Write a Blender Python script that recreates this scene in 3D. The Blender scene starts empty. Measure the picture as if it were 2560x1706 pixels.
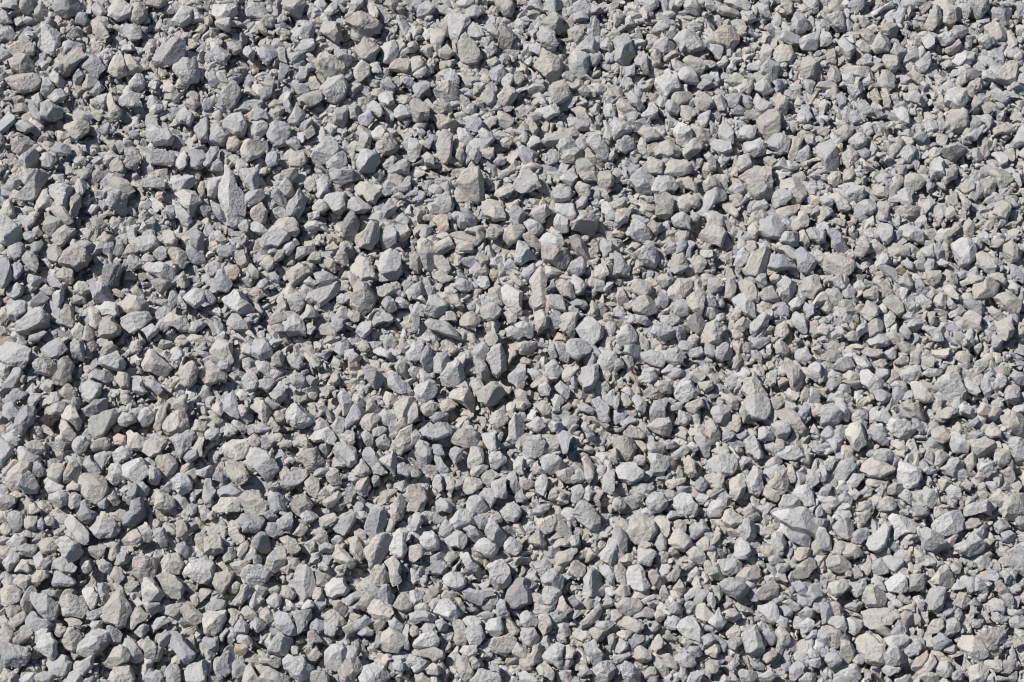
import bpy, math, random
import numpy as np

# ------------------------------------------------------------------ camera, light, exposure
scene = bpy.context.scene
PITCH, DIST, HFOV = math.radians(66), 1.95, math.radians(30)
cam_data = bpy.data.cameras.new("camera")
cam = bpy.data.objects.new("camera", cam_data)
scene.collection.objects.link(cam)
cam.location = (0, -DIST * math.cos(PITCH), DIST * math.sin(PITCH))
cam.rotation_euler = (math.pi / 2 - PITCH, 0, 0)
cam_data.sensor_width = 36
cam_data.lens = 18 / math.tan(HFOV / 2)
cam_data.clip_start = 0.05
cam_data.clip_end = 2000
scene.camera = cam

SUN_ELEV, SUN_AZ = math.radians(48), math.radians(153)   # azimuth of the sun from +x, counter-clockwise
world = bpy.data.worlds.new("World")
scene.world = world
world.use_nodes = True
wn = world.node_tree
bg = wn.nodes["Background"]
sky = wn.nodes.new("ShaderNodeTexSky")
sky.sky_type = 'NISHITA'
sky.sun_disc = False
sky.sun_elevation = SUN_ELEV
sky.sun_rotation = math.pi / 2 - SUN_AZ
wn.links.new(sky.outputs[0], bg.inputs[0])
bg.inputs[1].default_value = 0.05

sun_data = bpy.data.lights.new("sun", 'SUN')
sun_data.energy = 5.0
sun_data.angle = math.radians(0.5)
sun_data.color = (1.0, 0.955, 0.9)
sun = bpy.data.objects.new("sun", sun_data)
sun.rotation_euler = (math.pi / 2 - SUN_ELEV, 0, SUN_AZ + math.pi / 2)
scene.collection.objects.link(sun)

scene.view_settings.view_transform = 'Standard'
scene.view_settings.look = 'None'
scene.view_settings.exposure = 0.05
scene.view_settings.gamma = 1.0
scene.cycles.filter_width = 1.1

# ------------------------------------------------------------------ materials
def lin(c):
    c = np.array(c, float) / 255
    return np.where(c <= .04045, c / 12.92, ((c + .055) / 1.055) ** 2.4)

def stone_material(name, pits=0.0, grain=1.0):
    m = bpy.data.materials.new(name)
    m.use_nodes = True
    nt = m.node_tree
    N, L = nt.nodes, nt.links
    bsdf = N["Principled BSDF"]
    bsdf.inputs["Roughness"].default_value = 0.88
    bsdf.inputs["Specular IOR Level"].default_value = 0.25
    tc = N.new("ShaderNodeAttribute"); tc.attribute_name = "rest"
    at = N.new("ShaderNodeAttribute"); at.attribute_name = "tint"
    def noise(scale, detail, rough=0.6, dist=0.0):
        n = N.new("ShaderNodeTexNoise")
        n.inputs["Scale"].default_value = scale
        n.inputs["Detail"].default_value = detail
        n.inputs["Roughness"].default_value = rough
        n.inputs["Distortion"].default_value = dist
        L.new(tc.outputs["Vector"], n.inputs["Vector"])
        return n
    def ramp(src, a, b, ca, cb):
        r = N.new("ShaderNodeValToRGB")
        r.color_ramp.elements[0].position = a; r.color_ramp.elements[0].color = (*ca, 1)
        r.color_ramp.elements[1].position = b; r.color_ramp.elements[1].color = (*cb, 1)
        L.new(src, r.inputs[0])
        return r
    def mul(a, b, fac=1.0, mode='MULTIPLY'):
        x = N.new("ShaderNodeMix"); x.data_type = 'RGBA'; x.blend_type = mode
        x.inputs[0].default_value = fac
        L.new(a, x.inputs[6]); L.new(b, x.inputs[7])
        return x
    big = noise(95, 3, .6)          # faint mottling of blue-grey and cream over a stone
    r1 = ramp(big.outputs[0], .36, .66, (.88, .89, .91), (1.07, 1.055, 1.025))
    fine = noise(520, 5, .7)            # mineral grain
    r2 = ramp(fine.outputs[0], .28, .72, (.83, .83, .83), (1.10, 1.10, 1.095))
    speck = noise(1500, 2, .5)
    r3 = ramp(speck.outputs[0], .30, .42, (.72, .70, .69), (1, 1, 1))
    c = mul(at.outputs["Color"], r1.outputs[0])
    c = mul(c.outputs[2], r2.outputs[0])
    c = mul(c.outputs[2], r3.outputs[0], .3)
    hsrc = fine.outputs[0]
    if pits:
        v = N.new("ShaderNodeTexVoronoi"); v.inputs["Scale"].default_value = 620
        L.new(tc.outputs["Vector"], v.inputs["Vector"])
        r4 = ramp(v.outputs["Distance"], .16, .34, (.42, .30, .27), (1, 1, 1))
        c = mul(c.outputs[2], r4.outputs[0], pits)
    L.new(c.outputs[2], bsdf.inputs["Base Color"])
    b1 = N.new("ShaderNodeBump"); b1.inputs["Strength"].default_value = .4 * grain
    b1.inputs["Distance"].default_value = .0011
    L.new(fine.outputs[0], b1.inputs["Height"])
    crk = noise(270, 5, .6)        # chipped, flaky fracture relief
    mp = N.new("ShaderNodeMapping"); mp.inputs["Scale"].default_value = (70, 100, 430)
    L.new(tc.outputs["Vector"], mp.inputs[0])
    lay = N.new("ShaderNodeTexNoise"); lay.inputs["Scale"].default_value = 1; lay.inputs["Detail"].default_value = 2
    L.new(mp.outputs[0], lay.inputs["Vector"])       # bedding of the rock
    b3 = N.new("ShaderNodeBump"); b3.inputs["Strength"].default_value = .45 * grain
    b3.inputs["Distance"].default_value = .0014
    L.new(lay.outputs[0], b3.inputs["Height"]); L.new(b1.outputs[0], b3.inputs["Normal"])
    b2 = N.new("ShaderNodeBump"); b2.inputs["Strength"].default_value = .75 * grain
    b2.inputs["Distance"].default_value = .0036
    L.new(crk.outputs[0], b2.inputs["Height"])
    L.new(b3.outputs[0], b2.inputs["Normal"])
    L.new(b2.outputs[0], bsdf.inputs["Normal"])
    return m

MAT = stone_material("crushed_limestone")
MAT_PIT = stone_material("pitted_stone", .45, 1.3)
MAT_LAVA = stone_material("porous_dark_stone", .3, 2.0)

# ------------------------------------------------------------------ icospheres
def icosphere(level):
    t = (1 + 5 ** .5) / 2
    v = [(-1, t, 0), (1, t, 0), (-1, -t, 0), (1, -t, 0), (0, -1, t), (0, 1, t), (0, -1, -t), (0, 1, -t), (t, 0, -1), (t, 0, 1), (-t, 0, -1), (-t, 0, 1)]
    f = [(0, 11, 5), (0, 5, 1), (0, 1, 7), (0, 7, 10), (0, 10, 11), (1, 5, 9), (5, 11, 4), (11, 10, 2), (10, 7, 6), (7, 1, 8), (3, 9, 4), (3, 4, 2), (3, 2, 6), (3, 6, 8), (3, 8, 9), (4, 9, 5), (2, 4, 11), (6, 2, 10), (8, 6, 7), (9, 8, 1)]
    v = [np.array(p, float) / np.linalg.norm(p) for p in v]
    for _ in range(level):
        cache, nf = {}, []
        def mid(a, b):
            k = (min(a, b), max(a, b))
            if k not in cache:
                p = v[a] + v[b]; v.append(p / np.linalg.norm(p)); cache[k] = len(v) - 1
            return cache[k]
        for a, b, c in f:
            ab, bc, ca = mid(a, b), mid(b, c), mid(c, a)
            nf += [(a, ab, ca), (b, bc, ab), (c, ca, bc), (ab, bc, ca)]
        f = nf
    return np.array(v), np.array(f, np.int32)
ICO = [icosphere(k) for k in range(5)]

# ------------------------------------------------------------------ one broken stone
def waves(P, rng, freq, n=7):
    K = rng.normal(size=(n, 3)); K /= np.linalg.norm(K, axis=1)[:, None]
    K *= freq * rng.uniform(.7, 1.4, (n, 1))
    return np.sin(P @ K.T + rng.uniform(0, 6.28, n)).sum(1) / n ** .5

def stone_shape(rng, level, outline, thick, ridge=None, shade=None, crisp=50, rough=1.0):
    """outline: (n,2) polygon round the origin in the stone's own middle plane; the body is
    a rounded polyhedron cut by split planes, thick along z."""
    nx = np.roll(outline, -1, 0) - outline
    tq = rng.uniform(.3, .7, (len(outline), 1))
    m = outline + nx * tq + np.stack([nx[:, 1], -nx[:, 0]], 1) * np.clip(rng.normal(size=(len(outline), 1)) * .10, -.18, .14)
    outline = np.stack([outline, m], 1).reshape(-1, 2)
    phi = np.linspace(-math.pi, math.pi, 121)
    a = outline; b = np.roll(outline, -1, 0)
    cs, sn = np.cos(phi)[:, None], np.sin(phi)[:, None]
    den = cs * (b - a)[:, 1] - sn * (b - a)[:, 0]
    tt = (a[:, 0] * (b - a)[:, 1] - a[:, 1] * (b - a)[:, 0]) / np.where(abs(den) < 1e-12, 1e-12, den)
    ss = (a[:, 0] * sn - a[:, 1] * cs) / np.where(abs(den) < 1e-12, 1e-12, den)
    ok = (tt > 0) & (ss >= -1e-6) & (ss <= 1 + 1e-6)
    rr = np.where(ok, tt, 0).max(1)
    md = np.linalg.norm(outline, axis=1).mean()
    rr = np.where(rr <= 0, md, rr)
    rr[1:-1] = (rr[:-2] * .1 + rr[1:-1] * .8 + rr[2:] * .1)
    cov = np.cov(outline.T)
    w, V = np.linalg.eigh(cov)
    ang = math.atan2(V[1, 1], V[0, 1])
    asp = min(2.2, math.sqrt(max(w[1], 1e-12) / max(w[0], 1e-12)))
    U, F = ICO[level]
    h = thick / 2
    D = U * np.array([asp, 1.0, max(.45, h / (md * .8))])
    ca, sa = math.cos(ang), math.sin(ang)
    D = np.stack([D[:, 0] * ca - D[:, 1] * sa, D[:, 0] * sa + D[:, 1] * ca, D[:, 2]], 1)
    D /= np.linalg.norm(D, axis=1)[:, None]
    hyp = np.hypot(D[:, 0], D[:, 1])
    req = np.interp(np.arctan2(D[:, 1], D[:, 0]), phi, rr)
    side = hyp / req
    side = side * (1 + rng.uniform(.02, .3) * np.abs(D[:, 2]))       # sides lean in a little
    planes, hs = [], []
    def add(n, d):
        planes.append(n / np.linalg.norm(n)); hs.append(max(d, .2 * h))
    def tilted(az, tilt):
        return np.array([math.cos(az) * math.sin(tilt), math.sin(az) * math.sin(tilt), math.cos(tilt)])
    az0 = rng.uniform(0, 6.28)
    if ridge is not None:
        p = np.array([ridge[0][0], ridge[0][1], h])
        if len(ridge) > 1:
            e = np.array([ridge[1][0] - ridge[0][0], ridge[1][1] - ridge[0][1]])
            q = np.array([e[1], -e[0]]); q /= (np.linalg.norm(q) + 1e-9)
            if q @ shade < 0: q = -q
        else:
            q = shade / np.linalg.norm(shade)
        az = math.atan2(q[1], q[0])
        n1 = tilted(az + math.pi + rng.uniform(-.5, .5), math.radians(rng.uniform(4, 16)))
        n2 = tilted(az + rng.uniform(-.15, .15), math.radians(rng.uniform(30, 50)))
        add(n1, max(n1 @ p, .6 * h)); add(n2, max(n2 @ p, .42 * h))
    else:
        n1 = tilted(az0, math.radians(rng.uniform(2, 22)))
        add(n1, h)
        if rng.random() < .8:
            add(tilted(az0 + rng.uniform(1, 5), math.radians(rng.uniform(20, 48))), h * rng.uniform(.78, .95))
        if rng.random() < .8:
            n2 = tilted(az0 + rng.uniform(2, 4), math.radians(rng.uniform(16, 44)))
            add(n2, h * rng.uniform(.9, 1.05))
    n3 = tilted(rng.uniform(0, 6.28), math.radians(rng.uniform(0, 16))); n3[2] *= -1
    add(n3, h)
    def radius(pw):
        G = np.maximum(D @ np.array(planes).T, 0) / np.array(hs)
        M = np.maximum(G.max(1), side)
        return 1 / (M * (np.sum((G / M[:, None]) ** pw, 1) + (side / M) ** pw) ** (1 / pw))
    R = radius(60)
    P = D * R[:, None]
    for i in range(rng.integers(2, 5)):                            # bevel-like broken corners, upper side
        n = tilted(rng.uniform(0, 6.28), math.radians(rng.uniform(32, 66)))
        add(n, (P @ n).max() * rng.uniform(.66, .92))
    for i in range(3):
        n = tilted(rng.uniform(0, 6.28), math.radians(rng.uniform(110, 150)))
        add(n, (P @ n).max() * rng.uniform(.72, .92))
    R = radius(crisp); P = D * R[:, None]
    for i in range(4):                                            # small chips
        n = tilted(rng.uniform(0, 6.28), math.radians(rng.uniform(5, 80)))
        add(n, (P @ n).max() * rng.uniform(.87, .98))
    R = radius(crisp)
    P = D * R[:, None]
    if level >= 2:
        q = P / md
        st = rng.uniform(.6, 1.6, 3); q = q * st
        d = .010 * waves(q, rng, 2.6) + .022 * (np.abs(waves(q, rng, 5.0)) - .7) + .016 * waves(q, rng, 10)
        if level >= 3: d = d + .016 * (np.abs(waves(q, rng, 17)) - .7)
        P = P * (1 + np.clip(d * rough, -.15, .12))[:, None]
    return P, F

def rest_of(P, r):
    """the stone's own coordinates, turned at random: the grain of the rock follows each stone"""
    q = np.linalg.qr(r.normal(size=(3, 3)))[0]
    return P @ q.T + r.uniform(-3, 3, 3)

def make_mesh(name, V, F, col, smooth=True, mat=MAT, rest=None):
    me = bpy.data.meshes.new(name)
    me.vertices.add(len(V)); me.vertices.foreach_set("co", np.ascontiguousarray(V, np.float32).ravel())
    me.loops.add(F.size); me.loops.foreach_set("vertex_index", np.ascontiguousarray(F, np.int32).ravel())
    me.polygons.add(len(F))
    me.polygons.foreach_set("loop_start", np.arange(0, F.size, 3, dtype=np.int32))
    me.polygons.foreach_set("loop_total", np.full(len(F), 3, np.int32))
    sm = np.broadcast_to(np.asarray(smooth, bool), (len(F),))
    me.polygons.foreach_set("use_smooth", np.ascontiguousarray(sm))
    ca = me.color_attributes.new("tint", 'FLOAT_COLOR', 'POINT')
    C4 = np.ones((len(V), 4), np.float32); C4[:, :3] = col
    ca.data.foreach_set("color", C4.ravel())
    if rest is not None:
        ra = me.attributes.new('rest', 'FLOAT_VECTOR', 'POINT')
        ra.data.foreach_set('vector', np.ascontiguousarray(rest, np.float32).ravel())
    me.materials.append(mat)
    me.update(); me.validate()
    return me

# ------------------------------------------------------------------ the stones read off the photograph
# one stone per line: colour letter, outline (first point absolute, the others relative, in a
# 1280 x 853 frame), optional /ridge line between a lit and a shaded face
DATA = """
L 274,248 8,-22 7,-34 13,-32 23,-13 34,5 30,25 15,32 7,17 /13,-7 15,24
w 131,761 11,-17 17,-19 30,-6 34,4 26,21 17,24 0,16 /23,-15 19,9
L 970,642 10,-4 29,-7 42,-2 49,22 47,27 32,25 16,15 /29,6 38,23
W 1070,799 6,-6 22,-6 36,11 37,20 30,31 13,28 6,18 2,8
W 572,227 8,-13 26,-16 31,-5 31,21 26,27 12,19 3,7
W 1074,768 10,-9 26,-9 43,-3 48,4 39,12 26,19 10,17 2,8
W 784,663 4,-14 17,-19 29,-15 38,-3 29,11 17,15 4,13
l 0,804 16,3 33,7 37,14 34,25 22,31 0,30
l 307,570 10,-10 25,-7 40,20 32,34 24,33 13,15
W 930,336 10,-19 29,-31 35,-26 36,-7 25,3 14,9 4,6
w 662,351 12,-18 22,-9 20,11 17,34 7,40 0,23 4,10 /13,-8 13,26
L 721,404 8,-11 20,-8 31,4 29,19 20,27 3,22
p 458,684 8,-9 23,-16 34,-12 28,2 16,22 5,26 1,13 /16,-5 10,13
W 99,603 6,-9 28,-9 33,2 32,16 21,27 10,20 3,8
w 443,361 6,-7 17,-5 29,10 23,24 6,36 0,17
L 98,817 11,-33 41,-25 38,-20 22,-3 4,4
l 0,432 20,-2 38,5 34,18 27,28 19,28 5,18 0,11
p 434,27 15,-12 26,-8 43,6 40,12 25,21 14,15 /26,15 40,6
w 950,147 17,-12 22,-12 25,14 18,25 9,31 2,25 -1,14
G 112,532 4,-10 17,-15 30,-19 36,-12 32,-4 24,3 17,16 6,16 0,9 /24,-4
L 368,721 8,-14 15,-12 24,3 26,12 13,32 6,29 2,17
L 1168,657 7,-9 23,-17 32,-17 40,-5 32,6 21,10 9,12
L 449,848 9,-14 19,-18 28,-18 37,-6 30,9 3,9
L 107,652 10,-7 25,-6 35,-2 41,11 37,17 18,20 10,15
p 177,464 3,-15 10,-26 16,-25 30,-11 41,0 35,5 18,4
l 355,827 7,-8 24,-6 37,7 28,21 21,24 9,17 2,9 /28,-1 21,17
L 1173,479 10,-11 23,-11 29,8 33,24 28,26 16,22 6,11 2,5
l 474,333 3,-16 13,-21 26,-13 26,-1 22,15 11,17 3,10
W 1025,335 11,-15 19,-17 33,-11 45,-2 37,9 7,7 2,2
W 74,755 6,-9 20,-10 31,-7 35,8 29,17 8,15 0,8
W 1207,361 19,-10 38,-11 46,-2 43,4 32,9 8,11 -1,6
P 4,95 10,-6 30,-4 47,7 37,17 21,19 7,10
L 0,271 8,0 26,15 29,23 25,30 14,34 0,32 /18,16
L 400,112 10,-13 29,-16 34,-3 30,9 19,16 9,11
P 74,317 8,-8 23,-10 35,4 32,12 20,19 8,15 0,12
l 24,241 11,-11 21,-27 35,-27 35,-18 26,-2 17,9 3,8 /20,-10 21,4
w 971,516 12,-6 28,4 39,24 34,31 18,28 14,14
w 668,84 13,-19 33,-9 33,-1 25,19 14,11 /21,-4 26,11
w 444,301 3,-7 18,-24 30,-18 30,-3 20,11 4,8 /20,-9 14,8
l 729,742 1,-18 6,-34 14,-33 24,-21 24,-10 17,2 4,4 /9,-26 10,-2
L 301,720 12,-13 23,-14 37,-4 34,5 19,15 7,12
L 609,709 11,-7 19,-8 28,7 29,19 12,28 4,18 /23,15
L 151,585 7,-12 25,-12 33,4 29,14 12,16 3,9
w 473,803 6,-12 14,-18 32,-7 32,3 24,12 8,11 1,5
w 396,76 4,-8 11,-11 32,6 32,17 14,23 3,11 /7,10 32,15
L 1193,682 22,-16 38,-4 33,9 19,13 8,9 1,5 /34,-7 15,8
L 218,83 12,-9 27,-7 30,4 27,18 13,22 3,11
L 842,50 13,-11 27,-9 38,7 36,11 21,15 15,11 9,17
l 39,748 6,-6 20,-4 33,7 29,25 24,26 13,21 5,11 /21,2 20,22
w 970,231 10,-5 39,-4 39,10 29,23 20,22 16,7 2,6
L 934,503 4,-9 18,-10 25,-4 27,14 22,21 11,21 1,13
w 302,187 6,-11 36,-12 38,-6 21,10 8,14 2,8
L 886,580 10,-10 28,-13 33,-6 32,10 18,16 7,10
P 678,314 7,-6 29,-4 33,7 30,19 21,21 3,13 /18,3
W 1251,521 10,-8 29,-4 30,27 14,19 4,8
l 192,76 27,-27 38,-24 39,-13 20,4 3,5 /20,-11
w 302,631 7,-13 22,-17 34,-2 28,10 6,10
w 1078,582 9,-8 22,-8 39,3 39,7 22,16 9,14 -1,7
L 406,815 7,-8 16,-9 26,0 24,15 16,23 1,21 1,8
L 770,581 5,-5 23,-3 33,8 31,16 18,24 5,18
L 782,718 4,-9 17,-10 24,-2 30,14 20,22 8,17 1,9 /19,-2 20,17
l 19,410 14,-14 31,-24 41,-15 40,-6 15,5 4,4 /34,-14 35,-6
d 635,757 8,-29 15,-34 21,-32 25,-14 25,-4 12,3
w 1255,637 13,-19 26,-26 28,8 2,8
w 925,222 20,-11 38,-11 40,12 20,11 6,4
L 927,793 17,-11 21,0 29,18 25,24 15,27 7,22 /17,0 23,19
w 138,844 5,-11 15,-15 25,-8 29,5 23,13 1,13
W 560,494 6,-5 17,-8 28,-4 38,9 39,17 34,28 26,17 15,9 /23,0 21,13
l 359,516 6,-9 17,-7 32,0 32,14 20,18 9,16 2,9 /15,-2 25,9
w 372,571 5,-10 23,-11 34,4 28,13 16,19 8,9 /20,3 19,15
w 436,333 11,-11 23,-9 32,10 34,18 16,18 9,11
l 768,53 10,-7 16,-7 25,12 22,23 14,29 1,21 /14,4 7,12
L 1111,646 7,-2 19,-1 36,10 36,15 16,22 8,30 2,29 8,17
w 68,87 19,-23 33,-26 40,-13 27,-3 14,4
l 1153,665 7,-4 15,-1 32,15 30,21 18,28 3,21
W 256,766 15,0 25,-3 26,8 20,22 8,29 0,26
w 573,54 3,-5 9,-11 19,0 29,18 23,24 4,22 /15,-4 28,14
w 1242,374 18,-11 35,2 31,17 26,21 11,11
W 1198,800 3,-8 17,-3 28,0 36,19 30,23 14,18 2,6
p 205,532 9,-15 20,-18 29,-8 30,3 13,12 2,8 /18,-12 20,4
L 1110,530 7,-6 23,-4 37,7 27,18 17,20 7,14 1,6
L 1083,682 16,-19 30,-32 34,-28 28,-13 24,1 17,7 5,7 /28,-23 25,-7
w 1162,0 19,-1 38,10 38,22 27,30 16,27 13,8
l 57,829 14,-11 25,-8 32,0 30,12 17,19 10,15
L 281,376 16,-13 21,-11 32,6 33,16 20,17 8,10 /19,-2 20,15
w 262,438 14,-15 27,-11 29,14 21,18 8,9
b 458,656 6,-16 23,-18 25,-2 19,9 8,18 1,8
l 609,450 6,-13 17,-18 23,-3 24,11 13,22 8,18 /16,-15 19,11
l 711,76 11,-13 24,-8 24,3 20,19 12,23 1,10
W 195,721 9,-3 22,-1 35,19 28,28 13,25 8,11
b 342,770 7,-5 24,-2 28,18 26,28 15,22 4,15
L 629,365 10,-6 23,-2 25,26 14,26 3,16
l 639,228 9,-9 23,-14 32,-8 36,6 23,11 4,8
W 489,558 11,-19 26,-26 26,2 12,11
l 147,401 14,-7 37,-10 42,-4 30,9 16,15 6,6
l 389,195 18,-18 32,-17 34,-6 14,12 3,9
L 71,679 4,-6 15,-7 27,0 31,10 27,19 16,25 11,18 5,7 /16,10
L 486,687 10,-22 19,-29 24,-23 23,0 16,11 7,7 /18,-22 19,-7
b 212,808 5,-15 11,-17 19,-5 32,9 28,15 18,20 11,11 /15,0 24,11
L 844,781 6,-5 19,-9 29,-4 34,14 32,21 19,16 8,10
w 512,608 12,-3 22,15 16,30 4,33 0,29
L 560,25 4,-4 26,-3 28,6 11,29 4,23 /21,1 11,28
l 231,837 7,-7 26,-11 26,16 3,16
w 597,493 17,-14 28,-10 33,-2 24,13 13,14 2,8 /20,-5
w 75,452 9,-5 18,4 14,23 5,31 -10,27 -10,20 -1,12 /11,0 7,23
L 230,712 10,-10 26,-17 29,17 19,16 7,8
l 45,803 7,-10 19,-10 26,0 26,12 19,22 9,15 1,9
w 1183,146 6,-10 25,-7 27,5 21,20 10,20 3,8
W 1079,740 5,-8 16,-7 27,-1 30,8 25,19 13,18 2,13 /13,-2 16,17
L 134,7 8,-6 20,-6 33,3 30,11 14,19 5,15 -2,7
L 534,403 5,-6 23,-3 46,15 42,21 23,15 5,8
W 281,558 8,-9 23,-9 32,2 24,13 10,16 1,11
L 552,468 8,-10 19,-16 29,-8 27,5 17,12 6,13 0,8 /25,-8 23,8
w 522,303 8,-4 19,2 23,28 15,35 8,28 0,9
w 835,365 13,-15 27,-19 34,-15 31,-6 11,12 2,8
L 844,624 6,-5 18,-5 25,7 29,21 6,21 0,10
P 961,603 9,-14 19,-21 27,-10 25,5 18,14 4,6
w 562,548 15,-12 26,-11 37,-1 30,10 18,12 4,7
W 460,759 6,-7 21,-6 31,6 25,17 13,19 2,10
P 170,699 7,-2 18,-1 24,7 21,21 7,29 -1,21
l 334,812 15,-21 30,-13 31,-8 25,6 17,7 1,5
L 182,163 11,-4 28,-1 35,13 30,18 11,18 2,10
L 821,95 12,-2 23,0 31,10 22,18 12,30 4,19
b 904,735 7,-8 23,-8 29,-2 30,12 27,22 17,13 2,7 /21,5
L 1190,303 11,-3 25,2 29,10 27,22 12,26 6,17
L 389,366 11,-5 29,-12 34,-8 30,4 11,18 3,10 /26,-4 14,16
w 716,278 11,-9 30,-5 27,16 17,16 2,9 /8,-7 29,-2
w 876,415 5,-9 20,-12 27,0 25,11 9,16 1,11
w 1211,552 13,-2 31,-2 32,6 24,19 15,23 4,11
L 1122,590 3,-7 22,-8 29,-4 29,4 18,15 12,19 3,13
w 327,846 13,-10 35,0 37,11 0,11
W 1057,539 5,-7 19,-8 24,2 25,16 16,23 8,19 2,8 /19,1 17,19
b 298,652 4,-9 23,-8 33,-4 26,11 18,13 6,13
L 815,242 7,-19 14,-24 25,-22 35,-15 29,-4 7,1
L 633,550 4,-20 10,-32 17,-32 21,-21 19,-5 11,8 2,5 /10,-28 15,-10
l 790,222 12,-7 31,4 24,19 11,21 4,12
L 1209,637 8,-8 27,-14 36,0 33,8 2,8
w 1163,727 11,-14 20,-19 30,-4 30,5 20,9 3,6 /12,-11
l 956,178 16,-13 34,-1 30,13 19,15 7,6
l 1024,178 11,3 25,25 20,36 8,32 0,22 /8,24
W 330,709 5,-12 21,-25 27,-23 28,-10 19,3 10,8
w 828,203 5,-4 35,1 38,8 27,15 3,15
l 714,640 29,-2 36,16 32,25 21,21 10,12 /21,0 28,21
w 444,59 14,-10 27,-3 29,5 24,19 9,16 3,8
w 1002,78 3,-11 8,-11 22,4 18,19 4,21 -1,17
w 195,573 5,-6 17,-5 26,8 23,17 9,26 2,11
L 813,414 7,-7 19,-11 37,8 29,16 14,12
b 1034,288 4,-5 17,6 34,26 29,32 16,29 6,18
w 819,245 14,-6 21,1 20,23 13,28 3,27 3,13
w 790,380 12,-9 24,-11 30,0 30,11 16,15 5,9
L 63,234 8,-3 24,0 24,11 19,31 11,23 2,12 /19,12
l 723,475 4,-13 15,-19 25,-18 25,-4 18,9 7,11 /20,-13 18,6
L 327,301 8,-10 27,-13 38,-7 32,0 19,9 3,8 /30,-6
l 650,565 6,-11 24,-20 31,-11 29,-2 16,8 1,5
L 675,580 11,-11 21,-9 36,4 28,12 14,13 3,6
l 131,253 8,-11 19,-13 28,-8 28,11 23,16 8,7
L 178,335 9,-6 22,-7 43,5 40,13 33,15 17,9
L 402,243 7,-3 30,0 31,17 24,22 13,19 4,10 /27,0 24,20
W 493,506 14,-11 22,-10 22,19 11,22 4,14
w 1003,358 3,-12 21,-14 24,5 13,15 1,11
w 178,562 9,-12 19,-17 30,-17 30,-7 21,7 10,8 2,5
L 177,738 4,-13 14,-15 27,4 20,10 1,15
d 69,1 7,-2 25,-2 28,9 25,18 13,21 5,17 0,10 /14,2 13,19
w 256,452 8,0 27,16 25,24 12,25 0,26
l 678,818 21,-14 27,-10 25,15 21,18 4,9
L 1077,472 1,-12 8,-10 27,5 27,11 18,22 12,19 1,7
w 927,490 4,-15 14,-17 23,-13 32,4 26,5 8,6 /17,-11 18,1
l 259,174 9,-20 20,-17 29,-5 22,7 5,6
p 874,297 7,-9 30,-11 33,-6 27,12 14,9 3,4
p 424,838 8,-11 23,-15 29,-4 20,7 9,15 2,11 /14,-11 19,6
l 563,650 10,-10 25,-10 36,2 31,7 8,9 1,4 /23,3
l 589,852 10,-14 21,-12 32,-8 36,5 1,5
w 123,832 23,-24 36,-20 36,-6 28,-4 13,2
b 94,78 12,-1 22,-9 37,8 31,18 18,13 5,9
W 266,635 10,-12 34,-13 36,-6 32,4 6,6
L 406,732 11,-9 22,-9 30,6 24,12 11,16 1,10
w 545,181 6,-18 20,-12 19,1 12,21 6,21 1,11
l 606,663 7,-15 16,-6 27,6 24,20 16,19 7,12 /18,-3
L 973,355 7,-8 18,-7 24,3 18,15 12,23 1,16
w 264,727 6,-10 21,-13 30,-10 23,5 14,16 6,9
w 613,808 15,-12 22,-15 32,-8 28,6 19,12 5,7
P 1226,791 10,-4 28,-2 31,9 19,20 8,19 5,9
W 199,708 9,-10 24,-15 30,-2 24,9 11,10 1,5
l 707,437 4,-10 22,-13 32,-3 26,5 16,12 7,8
L 742,837 11,-9 22,-10 27,-3 23,11 12,16 0,12
b 995,321 4,-12 11,-9 24,6 24,14 10,22 3,12
l 578,740 10,-4 37,-5 42,2 29,7 23,16 8,10
w 443,235 6,-7 17,-7 33,6 25,19 17,18 8,10
b 47,435 12,-5 31,-9 37,-1 32,7 16,12 6,10
l 812,569 10,-1 25,2 24,12 16,25 4,24 2,11
L 514,799 12,-7 31,-8 35,1 29,11 9,10 2,7
w 816,188 20,-13 35,1 34,7 20,11 5,8 /20,-7 34,5
d 127,350 9,-19 20,-19 27,-15 20,5 12,11 4,5 /15,-10
l 83,652 12,-4 22,7 33,16 30,24 12,22 4,11
w 223,466 8,-10 18,-12 24,-4 22,7 14,18 2,15 /19,-6 14,13
p 226,765 8,-15 16,-6 27,3 26,12 18,17 5,12
w 481,705 13,-8 19,0 17,11 23,30 16,36 9,27 6,11
L 542,765 9,-14 20,-15 31,-3 30,4 23,12 14,7 /24,-6
l 349,611 5,-14 23,-22 35,-25 36,-18 25,-6 16,0
w 768,550 11,-2 29,6 29,15 16,25 5,19
l 1176,586 11,-11 24,-13 30,-5 26,7 17,13 6,7 /21,-12 17,10
l 113,363 11,-12 23,-2 29,14 20,16 5,14 /14,-2
l 56,35 8,-1 18,6 18,19 12,32 1,30 /9,4 16,17
w 602,258 4,-9 12,-10 27,0 30,15 16,15 5,9
w 363,633 7,-13 18,-15 28,-2 24,6 7,12 2,8
W 835,672 8,-8 15,-9 28,0 30,10 20,16 7,11 1,7
l 1049,231 19,0 29,6 33,14 27,19 13,23 6,15
w 945,744 5,-9 23,-21 29,-9 27,0 19,6 5,6
l 895,699 31,-2 34,11 17,20 11,18 6,9
w 935,235 9,-9 26,-4 32,6 26,14 9,13 /24,-4
w 1046,80 8,-1 19,2 45,4 47,10 41,17 24,15 8,10
L 532,384 5,-13 15,-15 28,-2 21,8 11,12 0,7
L 879,261 2,-16 9,-24 21,-26 31,-17 28,-11 14,-7 7,0
L 1181,123 8,-11 23,-9 28,2 21,15 12,12 1,6 /23,2
l 952,287 15,-16 27,-5 28,7 20,12 7,8
l 793,317 17,-12 23,-10 32,7 25,16 13,11
l 1262,559 4,-11 18,-9 19,18 10,23 3,12 /11,-9 18,4
l 643,320 5,-18 16,-13 28,4 9,11 1,8 /16,-8
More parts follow.
